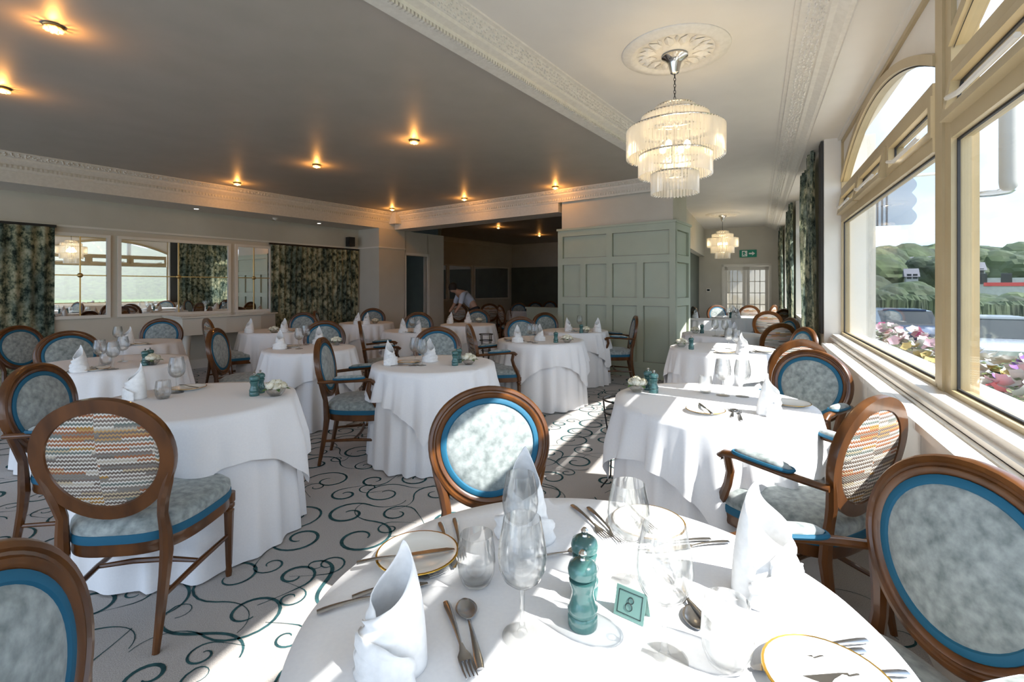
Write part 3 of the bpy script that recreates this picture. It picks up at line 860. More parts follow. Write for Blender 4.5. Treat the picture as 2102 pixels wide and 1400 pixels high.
# ------------------------------------------------------------------ crystal ceiling spotlights
me_ring = MB().lathe([(0.030, 0.0), (0.052, 0.0), (0.055, -0.006), (0.050, -0.014), (0.034, -0.020), (0.030, -0.014), (0.030, 0.0)], 20).mesh('trim_ring', 'brass')
me_cr = MB()
for i in range(10):
    a = 2 * pi * i / 10
    me_cr.obox(C, 0.040 * cos(a) - 0.007, 0.040 * cos(a) + 0.007, 0.040 * sin(a) - 0.007, 0.040 * sin(a) + 0.007, -0.035, -0.018)
me_cr = me_cr.mesh('crystal_collar', 'crystal', False)
me_bulb = MB().lathe([(0, -0.045), (0.014, -0.040), (0.020, -0.026), (0.018, -0.008), (0, -0.006)], 14).mesh('bulb', 'bulb')
def spot(px, py, label, z=WZ, power=1.7):
    d = F * (z - HC) / (HY - py)
    loc = ((px - CX) / F * d, d, z - 0.001)
    t = thing('ceiling_spotlight', label, 'spotlight', loc=loc, group='crystal ceiling spotlights')
    put('trim_ring', me_ring, t); put('crystal_collar', me_cr, t); put('bulb', me_bulb, t)
    ld = bpy.data.lights.new('spot_lamp', 'POINT'); ld.energy = power; ld.color = (1.0, 0.42, 0.09); ld.shadow_soft_size = 0.012
    put('lamp', ld, t, loc=(0, 0, -0.060))
for px, py, lb in ((110, 52, 'crystal ceiling spotlight nearest the top left corner'), (5, 180, 'crystal ceiling spotlight cut by the left picture edge'),
                   (850, 288, 'crystal ceiling spotlight right of centre in the row of three, nearest'), (650, 338, 'middle crystal spotlight of the diagonal row over the dining room'),
                   (487, 375, 'crystal ceiling spotlight above the left wall mirrors'), (805, 428, 'crystal ceiling spotlight above the pale pillar corner'),
                   (953, 407, 'crystal ceiling spotlight in front of the cross beam middle'), (1140, 383, 'crystal ceiling spotlight at the green pillar top corner')):
    spot(px, py, lb)
for px, py, lb in ((1023, 466, 'nearest ceiling spotlight in the dim back room'), (1107, 482, 'right ceiling spotlight in the dim back room'),
                   (1105, 503, 'lower right, farthest ceiling spotlight in the back room'), (1028, 505, 'farthest left ceiling spotlight in the back room')):
    spot(px, py, lb, power=1.0)
me_dl = MB().lathe([(0, -0.004), (0.03, -0.004), (0.032, -0.001), (0, -0.001)], 16).mesh('lens', 'bulb_white')
me_dr = MB().lathe([(0.032, 0), (0.045, 0), (0.044, -0.006), (0.033, -0.005), (0.032, 0)], 16).mesh('trim_ring', 'white_paint')
for px, lb in ((403, 'small white downlight in the left soffit, nearer the mirror'), (655, 'small white downlight in the left soffit above the curtain')):
    v, d = on_u(px, -8.8)
    t = thing('downlight', lb, 'downlight', loc=(*M(v, -8.8), BEAM_Z - 0.0005), group='soffit downlights')
    put('lens', me_dl, t); put('trim_ring', me_dr, t)
v, d = on_u(565, -8.8)
t = thing('smoke_detector', 'round white smoke detector in the left soffit', 'detector', loc=(*M(v, -8.8), BEAM_Z))
MB().lathe([(0, -0.035), (0.03, -0.034), (0.045, -0.02), (0.05, 0), (0, 0)], 18).build('housing', 'white_paint', t)
MB().lathe([(0, -0.045), (0.012, -0.043), (0.014, -0.033), (0, -0.033)], 12).build('sensor', 'sign_white', t)

# ------------------------------------------------------------------ chandeliers and ceiling medallion
TIERS = [(0.125, 0.0, -0.075, 34), (0.215, -0.065, -0.175, 56), (0.318, -0.155, -0.355, 84), (0.236, -0.335, -0.485, 62), (0.150, -0.465, -0.61, 40)]
def medallion(loc, label):
    t = thing('ceiling_rose', label, 'ceiling rose', loc=loc, group='plaster ceiling roses')
    MB().lathe([(0.0, -0.03), (0.10, -0.03), (0.12, -0.02), (0.20, -0.012), (0.26, -0.014), (0.275, -0.03), (0.30, -0.034), (0.325, -0.022), (0.345, -0.02), (0.36, -0.01), (0.362, 0.0)], 56).build('disc', 'plaster', t)
    mb = MB()
    for i in range(12):
        a = 2 * pi * i / 12
        Mx = Matrix.Rotation(a, 4, 'Z')
        vs = [(0.12, 0, -0.024), (0.155, 0.028, -0.018), (0.20, 0.030, -0.016), (0.255, 0, -0.02), (0.20, -0.030, -0.016), (0.155, -0.028, -0.018), (0.185, 0, -0.042)]
        mb.add([Mx @ Vector(p) for p in vs], [(0, 1, 6), (1, 2, 6), (2, 3, 6), (3, 4, 6), (4, 5, 6), (5, 0, 6)])
        vs = [(0.16, 0, -0.02), (0.21, 0.014, -0.016), (0.255, 0, -0.016), (0.21, -0.014, -0.016), (0.215, 0, -0.034)]
        M2 = Matrix.Rotation(a + pi / 12, 4, 'Z')
        mb.add([M2 @ Vector(p) for p in vs], [(0, 1, 4), (1, 2, 4), (2, 3, 4), (3, 0, 4)])
    mb.build('leaf_relief', 'plaster', t, smooth=False)
def chandelier(loc, zc, label, single):
    """hung from the ceiling at loc; the crystal body starts zc below it"""
    t = thing('chandelier', label, 'chandelier', loc=loc, group='crystal chandeliers')
    MB().lathe([(0, -0.005), (0.085, -0.005), (0.088, -0.015), (0.06, -0.035), (0.045, -0.06), (0.035, -0.10), (0.028, -0.125), (0.012, -0.135), (0, -0.135)], 24).build('canopy', 'chrome', t)
    mb = MB()
    z = -0.135
    k = 0
    while z > -zc + 0.0:
        pts = []
        for i in range(10):
            a = 2 * pi * i / 10
            x, zz = 0.007 * cos(a), 0.014 * sin(a)
            pts.append((x, 0, z - 0.012 + zz) if k % 2 else (0, x, z - 0.012 + zz))
        mb.tube(pts, 0.0022, 5, closed=True)
        z -= 0.022; k += 1
    mb.build('chain', 'black_metal', t)
    fr = MB()
    for r, z0, z1, n in TIERS:
        fr.tube([(r * cos(2 * pi * i / 40), r * sin(2 * pi * i / 40), -zc + z0) for i in range(40)], 0.006, 6, closed=True)
        for i in range(4):
            a = pi * i / 2
            fr.tube([(0.02 * cos(a), 0.02 * sin(a), -zc + z0), (r * cos(a), r * sin(a), -zc + z0)], 0.004, 5)
    fr.tube([(0, 0, -zc + 0.02), (0, 0, -zc - 0.5)], 0.012, 8)
    frame = fr.build('frame', 'chrome', t)
    for q, (r, z0, z1, n) in enumerate(TIERS):
        h = z1 - z0
        rod = MB()
        w = 0.0098
        rod.add([(-w, 0.004, 0), (w, 0.004, 0), (0, -0.012, 0), (-w, 0.004, h + 0.008), (w, 0.004, h + 0.008), (0, -0.012, h)], [(0, 1, 2), (5, 4, 3), (0, 2, 5, 3), (2, 1, 4, 5), (1, 0, 3, 4)])
        if single:
            rm = rod.mesh('glass_rod', 'crystal', False)
            for i in range(n):
                a = 2 * pi * i / n
                put('glass_rod', rm, t, loc=(r * cos(a), r * sin(a), -zc + z0), rot=(0, 0, a + pi / 2))
        else:
            al = MB()
            for i in range(n):
                a = 2 * pi * i / n
                Mx = Matrix.Translation((r * cos(a), r * sin(a), -zc + z0)) @ Matrix.Rotation(a + pi / 2, 4, 'Z')
                al.add([Mx @ Vector(p) for p in rod.v], rod.f)
            al.build('glass_rods', 'crystal', t, smooth=False, kind='stuff')
    for k in range(4):
        a = pi / 4 + k * pi / 2
        MB().lathe([(0, -0.03), (0.018, -0.022), (0.024, 0), (0.018, 0.02), (0, 0.035)], 12, (0.09 * cos(a), 0.09 * sin(a), -zc - 0.28)).build('bulb', 'bulb', t)
    ld = bpy.data.lights.new('chandelier_lamp', 'POINT'); ld.energy = 4.0; ld.color = (1.0, 0.78, 0.48); ld.shadow_soft_size = 0.08
    put('lamp', ld, t, loc=(0, 0, -zc - 0.25))
    return t
CH1 = (1.135, 3.33, WZ)
CH2 = (4.74, 10.75, WZ)
medallion(CH1, 'round plaster ceiling rose above the nearest chandelier')
medallion(CH2, 'round plaster ceiling rose above the distant chandelier')
chandelier((CH1[0], CH1[1], WZ - 0.03), 0.36, 'large tiered crystal chandelier hanging in the window aisle', True)
chandelier((CH2[0], CH2[1], WZ - 0.03), 0.36, 'distant tiered crystal chandelier before the exit sign', False)

# ------------------------------------------------------------------ dining chairs
TILT = radians(10)
def back_pt(x, h, n=0.0):     # point on the tilted back: h above its foot, n towards the front
    return (x, -0.235 - h * sin(TILT) + n * cos(TILT), 0.50 + h * cos(TILT) + n * sin(TILT))
RA, RB, RH = 0.246, 0.240, 0.242
def egg(th, off):             # oval of the back, off inwards
    c, s = cos(th), sin(th)
    a = (RA - off) * (1 + 0.07 * s)
    return a * c, RH + (RB - off) * s
def seat_pt(th, k=1.0):
    c, s = cos(th), sin(th)
    e = 2 / 3.2
    y = 0.245 * math.copysign(abs(s) ** e, s)
    a = 0.245 + 0.035 * (y / 0.245)
    return a * math.copysign(abs(c) ** e, c) * k, y * k + (0.018 * (1 - c * c) * k if s > 0 else 0)
NE = 56
def chair_meshes():
    D = {}
    ths = [2 * pi * i / NE for i in range(NE)]
    prof = [(0.0, -0.016), (0.0, 0.010), (0.006, 0.018), (0.016, 0.020), (0.021, 0.014), (0.027, 0.014), (0.032, 0.020), (0.042, 0.018), (0.052, 0.010), (0.056, -0.008), (0.050, -0.016)]
    mb = MB()
    rings = []
    for th in ths + [0]:
        rings.append([back_pt(*egg(th, o), n) for o, n in prof])
    D['back_frame'] = mb.loft(rings, caps=False).mesh('back_frame', 'wood')
    def dome(off, n0, n1, k=6):
        mb = MB(); rings = []
        for j in range(k + 1):
            q = j / k
            sc_ = cos(q * pi / 2)
            rings.append([(lambda p: back_pt(p[0] * sc_, RH + (p[1] - RH) * sc_, n0 + (n1 - n0) * sin(q * pi / 2)))(egg(th, off)) for th in ths])
        return mb.loft(rings, caps=False)
    D['back_pad'] = dome(0.062, 0.008, 0.032).mesh('back_pad', 'velvet', True, 80)
    mb = MB()
    rings = []
    for th in ths + [0]:
        rings.append([back_pt(*egg(th, o), n) for o, n in ((0.047, 0.006), (0.049, 0.016), (0.056, 0.020), (0.067, 0.020), (0.073, 0.014), (0.073, 0.004))])
    D['back_piping'] = mb.loft(rings, caps=False).mesh('back_piping', 'piping')
    D['knit_panel'] = dome(0.050, -0.008, -0.026).mesh('knit_panel', 'knit', True, 80)
    mb = MB(); rings = []
    for k, z in ((1.0, 0.428), (1.012, 0.447), (1.0, 0.466), (0.93, 0.484), (0.78, 0.496), (0.5, 0.505), (0.2, 0.508), (0.0, 0.509)):
        rings.append([(*seat_pt(th, k), z) for th in ths])
    D['seat'] = mb.loft(rings, caps=False).mesh('seat', 'velvet', True, 80)
    mb = MB(); rings = []
    for k, z in ((0.98, 0.398), (1.012, 0.400), (1.02, 0.414), (1.015, 0.432), (0.99, 0.436)):
        rings.append([(*seat_pt(th, k), z) for th in ths])
    D['seat_piping'] = mb.loft(rings, caps=False).mesh('seat_piping', 'piping')
    mb = MB(); rings = []
    for k, z in ((0.95, 0.352), (0.99, 0.352), (1.0, 0.362), (0.993, 0.380), (1.005, 0.400), (0.95, 0.402)):
        rings.append([(*seat_pt(th, k), z) for th in ths])
    D['seat_frame'] = mb.loft(rings + [rings[0]], caps=False).mesh('seat_frame', 'wood')
    # front legs: turned and fluted, tapering to a small foot
    pr = [(0, 0), (0.012, 0), (0.015, 0.02), (0.012, 0.045), (0.014, 0.055), (0.022, 0.30), (0.024, 0.315), (0.018, 0.322), (0.026, 0.332), (0.026, 0.345), (0.021, 0.352), (0.028, 0.358), (0.028, 0.40), (0, 0.40)]
    for s in (-1, 1):
        mb = MB().lathe(pr, 14, (0, 0, 0))
        vs = []
        for i, p in enumerate(mb.v):
            if 0.05 < p[2] < 0.31 and i % 2: vs.append((p[0] * 0.84, p[1] * 0.84, p[2]))
            else: vs.append(p)
        mb.v = [(x + s * 0.222, y + 0.200, z) for x, y, z in vs]
        D['front_leg', s] = mb.mesh('leg', 'wood')
        # rear leg with the upright that carries the back
        pts = [(s * 0.178, -0.285, 0.0), (s * 0.180, -0.262, 0.12), (s * 0.182, -0.236, 0.27), (s * 0.184, -0.226, 0.36), (s * 0.182, -0.230, 0.44), (s * 0.176, -0.238, 0.51), (s * 0.186, -0.250, 0.57), (s * 0.208, -0.262, 0.64), (s * 0.224, -0.272, 0.69)]
        D['rear_leg', s] = MB().tube(pts, [0.013, 0.017, 0.021, 0.024, 0.022, 0.019, 0.021, 0.019, 0.012], 8, up=(0, 1, 0)).mesh('leg', 'wood')
        D['side_stretcher', s] = MB().tube([(s * 0.180, -0.245, 0.19), (s * 0.203, -0.02, 0.20), (s * 0.220, 0.195, 0.195)], [0.010, 0.012, 0.010], 8).mesh('stretcher', 'wood')
    D['cross_stretcher'] = MB().tube([(-0.203, -0.02, 0.20), (-0.07, 0.0, 0.205), (0.07, 0.0, 0.205), (0.203, -0.02, 0.20)], [0.009, 0.012, 0.012, 0.009], 8).mesh('stretcher', 'wood')
    for s in (-1, 1):
        mb = MB()
        mb.tube([(s * 0.238, -0.272, 0.655), (s * 0.262, -0.18, 0.662), (s * 0.285, -0.05, 0.672), (s * 0.292, 0.07, 0.678), (s * 0.290, 0.125, 0.672), (s * 0.289, 0.150, 0.655), (s * 0.289, 0.140, 0.640)],
                [0.016, 0.017, 0.018, 0.019, 0.020, 0.019, 0.012], 10, flat=0.8)
        mb.tube([(s * 0.288, 0.118, 0.665), (s * 0.284, 0.105, 0.60), (s * 0.272, 0.125, 0.54), (s * 0.252, 0.165, 0.47), (s * 0.238, 0.190, 0.41), (s * 0.230, 0.196, 0.37)], [0.017, 0.018, 0.019, 0.021, 0.022, 0.018], 8, up=(0, 1, 0))
        D['arm', s] = mb.mesh('arm', 'wood')
        rings = []
        for j in range(11):
            q = j / 10
            y = -0.150 + 0.225 * q
            r = 0.030 * sqrt(max(0.02, 1 - (2 * q - 1) ** 4))
            x = s * (0.266 + 0.026 * q)
            rings.append([(x + r * cos(2 * pi * k / 12), y, 0.690 + 0.012 * q + (r * 0.62) * sin(2 * pi * k / 12)) for k in range(12)])
        D['arm_pad', s] = MB().loft(rings).mesh('arm_pad', 'velvet', True, 80)
        pts = []
        for j in range(28):
            a = 2 * pi * j / 28
            q = 0.5 + 0.5 * math.copysign(abs(cos(a)) ** 0.6, cos(a))
            pts.append((s * (0.266 + 0.026 * q) + 0.031 * math.copysign(abs(sin(a)) ** 0.6, sin(a)), -0.153 + 0.231 * q, 0.684 + 0.012 * q))
        D['arm_piping', s] = MB().tube(pts, 0.0075, 6, closed=True).mesh('arm_piping', 'piping')
    return D
CH = chair_meshes()
NCH = [0]
def chair(label, px, py, face, arms=False, z_top=0.985, shift=0.0, group='oval-back dining chairs', vec=False, at=None, push=True):
    """px, py: picture position of the top of the back; face: point faced (or a direction when vec)"""
    p = G(px, py, z_top) if at is None else Vector((*at, z_top))
    f = Vector((face[0], face[1])) if vec else Vector((face[0] - p.x, face[1] - p.y))
    if not vec and push:
        for tt in TABLES.values():      # keep the back clear of the table it stands at
            if abs(tt.x - face[0]) < 0.2 and abs(tt.y - face[1]) < 0.2 and f.length < tt.r + 0.42:
                p -= Vector((f.x, f.y, 0)).normalized() * (tt.r + 0.42 - f.length)
    f.normalize()
    o = Vector((p.x, p.y)) + f * (0.318 - shift)
    t = thing('dining_armchair' if arms else 'dining_chair', label, 'armchair' if arms else 'chair', loc=(o.x, o.y, 0), rz=atan2(f.y, f.x) - pi / 2, group=group)
    put('seat_frame', CH['seat_frame'], t)
    st = put('seat', CH['seat'], t, label='mottled grey-teal velvet seat')
    put('seat_piping', CH['seat_piping'], st, label='blue piping')
    put('back_frame', CH['back_frame'], t)
    bp = put('back_pad', CH['back_pad'], t, label='mottled grey-teal velvet back pad')
    put('back_piping', CH['back_piping'], bp, label='blue piping')
    put('knit_panel', CH['knit_panel'], t, label='striped zigzag knit back panel')
    for s in (-1, 1):
        put('leg', CH['front_leg', s], t); put('leg', CH['rear_leg', s], t)
        put('stretcher', CH['side_stretcher', s], t)
        if arms:
            ar_ = put('arm', CH['arm', s], t)
            put('arm_pad', CH['arm_pad', s], ar_, label='velvet arm pad'); put('arm_piping', CH['arm_piping', s], ar_, label='blue piping')
    put('stretcher', CH['cross_stretcher'], t)
    NCH[0] += 1
    return t

# ------------------------------------------------------------------ tables
class T: pass
TABLES = {}
def deftable(key, x, y, r, phrase, rot=0.0, seed=0, topper=True):
    t = T(); t.x, t.y, t.r, t.ph, t.rot, t.seed, t.topper = x, y, r, phrase, rot, seed, topper
    TABLES[key] = t
deftable('A', 0.14, 0.90, 0.515, 'numbered foreground table', 0.35, 1)
deftable('B', 1.10, 2.64, 0.50, 'sunlit table behind the numbered one', 0.50, 2)
deftable('C', 2.18, 4.94, 0.50, 'third table along the windows', 0.2, 3)
deftable('D', 2.85, 6.46, 0.50, 'fourth table along the windows', 0.7, 4)
deftable('E', 4.80, 10.15, 0.50, 'far table under the distant chandelier', 0.3, 5)
deftable('S', 5.55, 11.9, 0.50, 'farthest table before the end door', 0.3, 15)
deftable('F', 3.85, 9.45, 0.42, 'table half hidden behind the green pillar', 0.9, 6)
deftable('H', -1.78, 2.68, 0.50, 'large table at front left', 0.95, 7)
deftable('I', -3.36, 4.0, 0.52, 'left table crowded with glasses', 0.1, 8)
deftable('J', -4.35, 5.45, 0.46, 'left table before the piano', 0.4, 9)
deftable('K', -2.09, 4.94, 0.43, 'small table left of the centre armchair', 0.6, 10)
deftable('L', -0.648, 3.97, 0.485, 'centre table', 0.82, 11)
deftable('N', 0.345, 5.75, 0.50, 'table in front of the green pillar', 0.25, 12)
deftable('O', 0.92, 7.0, 0.46, 'table against the green pillar', 0.1, 13)
deftable('P', -3.45, 6.95, 0.45, 'table below the gathered curtain', 0.75, 14)
deftable('Q', -2.6, 8.55, 0.45, 'table beside the pale pillar', 0.15, 16)
deftable('R', -1.42, 7.0, 0.44, 'table before the dark doorway', 0.5, 17)
deftable('V', -0.75, 8.15, 0.45, 'table at the back room opening', 0.3, 18)

def folds(seed):
    r = random.Random(seed)
    n = r.randint(17, 21)
    p = [r.uniform(0, 2 * pi) for _ in range(6)]
    def f(th):
        x = n * th + 1.5 * sin(3 * th + p[0]) + 0.9 * sin(7 * th + p[1])
        return (0.62 + 0.38 * sin(5 * th + p[2])) * (sin(x) + 0.22 * sin(2 * x + p[3]))
    return f
def tablecloth(t):
    NS = 168
    f = folds(t.seed); R = t.r
    def under_r(th, dz):
        q = min(1.0, dz / 0.72)
        return R + 0.004 + 0.030 * q + 0.034 * q ** 0.7 * (f(th) + 0.3)
    ztop = 0.745
    ths = [2 * pi * i / NS for i in range(NS)]
    rings = [[(0.001 * cos(th), 0.001 * sin(th), ztop) for th in ths], [(R * 0.9 * cos(th), R * 0.9 * sin(th), ztop) for th in ths]]
    for k in range(13):
        dz = 0.003 + (ztop - 0.012) * (k / 12) ** 1.3
        rings.append([(under_r(th, dz) * cos(th), under_r(th, dz) * sin(th), ztop - dz) for th in ths])
    MB().loft(rings, caps=False).build('tablecloth', 'cloth', loc=(t.x, t.y, 0), angle=85, label='floor-length white cloth over the ' + t.ph, cat='tablecloth', group='floor-length tablecloths')
    # square topper with hanging corners
    S = R + 0.235
    g = folds(t.seed + 50)
    rings = [[(0.001 * cos(th), 0.001 * sin(th), ztop + 0.006) for th in ths], [(R * 0.92 * cos(th), R * 0.92 * sin(th), ztop + 0.006) for th in ths]]
    for k in range(11):
        row = []
        for th in ths:
            a = th - t.rot
            L = S / max(abs(cos(a)), abs(sin(a))) - R
            L = 0.235 + (L - 0.235) * 0.92
            dz = 0.002 + L * (k / 10)
            c4 = abs(cos(2 * a)) ** 2          # 1 on the sides, 0 at the corners
            r = under_r(th, dz) + 0.012 + 0.028 * min(1, dz / 0.25) * (0.9 + g(th)) + 0.02 * (1 - c4) * min(1, dz / 0.25) * (0.5 + 0.5 * sin(8 * a))
            row.append((r * cos(th), r * sin(th), ztop + 0.006 - dz))
        rings.append(row)
    MB().loft(rings, caps=False).build('table_topper', 'cloth', loc=(t.x, t.y, 0), angle=85, label='square white topper cloth with hanging corners on the ' + t.ph, cat='tablecloth', group='square topper cloths')
for t in TABLES.values(): tablecloth(t)
TB = TABLES

# ------------------------------------------------------------------ placing the chairs
def ctr(k): return (TB[k].x, TB[k].y)
chair('brown oval-back chair seen from behind, knit back, at the front left table', 0, 0, (-0.12, 1), vec=True, at=(-1.515, 1.745))
chair('armchair at the left edge beside the front left table, velvet side facing', 68, 742, ctr('H'), arms=True, push=False)
chair('chair cut off by the bottom left corner, blue-piped velvet back', 60, 1124, (0.14, 0.86), at=(-0.85, 0.70), push=False)
chair('chair facing the camera behind the numbered table, sun streaks on its back', 1010, 797, (0.10, 0.9), shift=0.10)
chair('armchair cut off at the lower right, large shaded grey velvet back', 2000, 938, (0.12, 0.98), arms=True, shift=0.01, push=False)
chair('armchair with knit back turned to the camera at the sunlit second table', 1800, 806, (0.95, 2.60), arms=True)
chair('armchair facing the camera beside the radiator cover, second table', 1680, 713, (1.1, 2.58), arms=True, shift=-0.07)
chair('knit-backed chair peeking out behind the second table armchair', 1645, 694, ctr('C'))
chair('dark-edged velvet chair near the window, third table', 1655, 669, ctr('C'), push=False)
chair('knit-backed honey-lit chair, fourth table along the windows', 1603, 661, ctr('D'))
chair('velvet-backed armchair facing the room, fourth table along the windows', 1558, 650, ctr('D'), arms=True)
chair('knit-backed chair, nearest of the far group by the windows', 1577, 637, ctr('E'))
chair('velvet chair by the window beside the far knit-backed chairs', 1598, 636, (4.8, 10.0), at=(5.15, 9.05))
chair('knit-backed chair, left one of the farthest pair by the windows', 1553, 626, ctr('S'), at=(5.45, 10.95))
chair('knit-backed chair, right one of the farthest pair by the windows', 1572, 625, ctr('S'), at=(6.1, 11.3))
chair('pale velvet chair facing the camera under the distant chandelier', 1474, 618, ctr('E'), at=(4.75, 10.95))
chair('dark knit-backed chair beside the far passage wall', 1447, 618, ctr('E'), at=(3.98, 10.2))
chair('armchair in profile left of the centre table', 668, 690, ctr('L'), arms=True)
chair('velvet-backed chair behind the centre table', 898, 668, ctr('L'))
chair('armchair in shadow left of the table before the dark doorway', 737, 657, (0.95, 0.3), arms=True, vec=True)
chair('velvet-backed chair in front of the dark doorway', 856, 642, ctr('R'))
chair('reddish knit-backed chair seen edge-on between centre tables', 962, 663, (0.4, 5.55), arms=True)
chair('velvet-backed chair behind the table in front of the green pillar', 1090, 653, ctr('N'))
chair('velvet-backed chair at the left edge of the green pillar', 1140, 644, ctr('O'), at=(0.56, 7.72))
chair('armchair in profile standing against the green pillar panels', 1300, 646, ctr('O'), arms=True)
chair('chair in profile left of the small table, nearer one', 441, 671, ctr('K'))
chair('chair in profile before the piano end, farther one', 432, 651, ctr('P'))
chair('velvet-backed chair behind the small table left of centre', 667, 656, ctr('K'))
chair('velvet-backed chair below the gathered curtain, left one', 610, 641, ctr('P'))
chair('velvet-backed chair half hidden below the gathered curtain, right one', 648, 638, ctr('Q'), at=(-3.42, 8.35))
chair('velvet-backed chair against the pale pillar', 763, 632, ctr('Q'))
chair('velvet-backed chair in front of the white piano', 310, 655, ctr('J'))
chair('large dark velvet chair behind the left table crowded with glasses', 145, 683, ctr('I'), at=(-4.12, 4.45))
chair('dark velvet chair at the far left before the curtain', 34, 666, (-4.35, 5.0))
chair('velvet-backed chair behind the table at the back room opening', 976, 634, ctr('V'))
BR = 'dark chairs in the back room'
for px, d, lb, fx in ((940, 12.0, 'dark knit-backed chair at the left of the back room', (0.3, 1)), (1005, 12.2, 'dark knit-backed chair in the middle of the back room', (0.15, 1)),
                      (1026, 11.2, 'dark chair edge-on in the back room, left of the pair', (0.95, 0.35)), (1066, 12.7, 'dark chair facing out in the back room, right of the pair', (-0.4, -1)),
                      (1098, 13.6, 'dark chair behind the low green divider, left one', (0.4, -1)), (1130, 14.4, 'dark chair behind the low green divider, right one', (-0.7, -1))):
    chair(lb, 0, 0, fx, vec=True, at=((px - CX) / F * d, d), group=BR)
tbr = T(); tbr.x, tbr.y, tbr.r, tbr.ph, tbr.rot, tbr.seed = 0.35, 13.0, 0.45, 'dim back room table', 0.4, 33
tablecloth(tbr); TB['Z'] = tbr

# ------------------------------------------------------------------ tableware meshes
def napkin_mesh(H, rb, seed):
    r = random.Random(seed)
    NU, NV = 44, 16
    PM = pi * 1.22
    rows = []
    lean = r.uniform(-0.015, 0.015)
    for j in range(NV + 1):
        row = []
        for i in range(NU + 1):
            ph = -PM + 2 * PM * i / NU
            q = abs(ph) / PM
            h = H * (1 - 0.60 * q ** 0.85)
            if q < 0.16: h = H * (1 - 0.60 * (0.16 ** 0.85) * (q / 0.16) ** 1.6)
            z = h * j / NV
            k = z / H
            rad = rb * (1 - 0.30 * k - 0.52 * k ** 2.6)
            rad *= 1 + 0.07 * (1 if ph > 0 else -1) * q       # overlap of the wrap
            pl = max(0.0, q - 0.30) * (0.0075 * sin(z * 210 + ph * 2.0 + seed)) * (1 if z < H * 0.55 else 0.4)
            rad += pl
            bw = 0.006 * sin(2 * ph + seed)
            x = (rad + bw) * sin(ph) * 1.12
            y = -(rad + bw) * cos(ph) * 0.92 + lean * k
            row.append((x, -y, z))
        rows.append(row)
    mb = MB().loft(rows, closed=False)
    # the turned-down cuff across the front
    rows = []
    for j in range(7):
        row = []
        for i in range(25):
            q = i / 24
            ph = pi - 1.35 + 2.7 * q
            z0 = H * (0.22 + 0.13 * sin(q * pi)) * (j / 6)
            rad = rb * (1.10 - 0.22 * (z0 / H)) + 0.004 + 0.003 * sin(z0 * 230 + q * 5)
            row.append((rad * sin(ph) * 1.12, rad * cos(ph) * 0.92, z0))
        rows.append(row)
    mb.loft(rows, closed=False)
    me = mb.mesh('napkin', 'napkin_linen', True, 75)
    b = bmesh.new(); b.from_mesh(me)
    bmesh.ops.solidify(b, geom=b.faces[:], thickness=0.0016)
    b.to_mesh(me); b.free()
    return me
NAP = [napkin_mesh(0.20, 0.052, s) for s in (1, 2, 3)]
def wine_parts():
    k = 1.0
    bowl = [(0.006, 0.090), (0.020, 0.094), (0.034, 0.106), (0.042, 0.124), (0.0445, 0.145), (0.042, 0.170), (0.036, 0.200), (0.034, 0.212), (0.0328, 0.212), (0.0348, 0.200), (0.0406, 0.170), (0.043, 0.145), (0.0405, 0.126), (0.033, 0.109), (0.019, 0.097), (0.0, 0.0955)]
    stem = [(0.010, 0.006), (0.0055, 0.016), (0.0042, 0.035), (0.0042, 0.070), (0.0055, 0.086), (0.009, 0.092)]
    foot = [(0, 0), (0.036, 0), (0.0365, 0.0015), (0.030, 0.003), (0.012, 0.0055), (0.0, 0.007)]
    return [MB().lathe(p, 28).mesh(n, 'table_glass', True, 60) for n, p in (('bowl', bowl), ('stem', stem), ('foot', foot))]
WG = wine_parts()
TUM = MB().lathe([(0, 0), (0.024, 0), (0.030, 0.004), (0.037, 0.022), (0.040, 0.045), (0.038, 0.075), (0.034, 0.102), (0.033, 0.102), (0.0368, 0.075), (0.0387, 0.045), (0.0355, 0.024), (0.028, 0.010), (0, 0.008)], 28).mesh('tumbler', 'table_glass', True, 60)
PL = [MB().lathe([(0, 0), (0.055, 0), (0.060, 0.004), (0.070, 0.008), (0.092, 0.014), (0.0935, 0.016), (0.090, 0.0165), (0.068, 0.0105), (0.058, 0.0065), (0, 0.005)], 36).mesh('plate_body', 'china'),
      MB().lathe([(0.0905, 0.0168), (0.0945, 0.0165), (0.0952, 0.0150), (0.0935, 0.0140)], 36).mesh('gilt_rim', 'gold_rim')]
def handle(mb, L0, L1, w):
    rings = []
    for k in range(9):
        q = k / 8
        x = L0 + (L1 - L0) * q
        hw = w * (0.35 + 0.65 * q ** 1.4) if q < 0.95 else w * 0.72
        th = 0.0016 + 0.0008 * q
        z = 0.003 + 0.004 * sin(pi * (1 - q) * 0.9)
        rings.append([(x, hw * cos(2 * pi * i / 8), z + th * sin(2 * pi * i / 8)) for i in range(8)])
    mb.loft(rings)
def fork_mesh():
    mb = MB(); handle(mb, 0.0, 0.125, 0.0085)
    rings = []
    for x, hw, z in ((0.002, 0.0032, 0.007), (-0.012, 0.006, 0.005), (-0.022, 0.0115, 0.003), (-0.034, 0.0122, 0.0026)):
        rings.append([(x, hw * cos(2 * pi * i / 8), z + 0.0012 * sin(2 * pi * i / 8)) for i in range(8)])
    mb.loft(rings)
    for k in range(4):
        y = -0.0099 + 0.0066 * k
        mb.tube([(-0.033, y, 0.0026), (-0.055, y, 0.003), (-0.075, y * 0.95, 0.0065)], [0.0021, 0.0018, 0.0009], 6, flat=0.6)
    return mb.mesh('fork', 'steel')
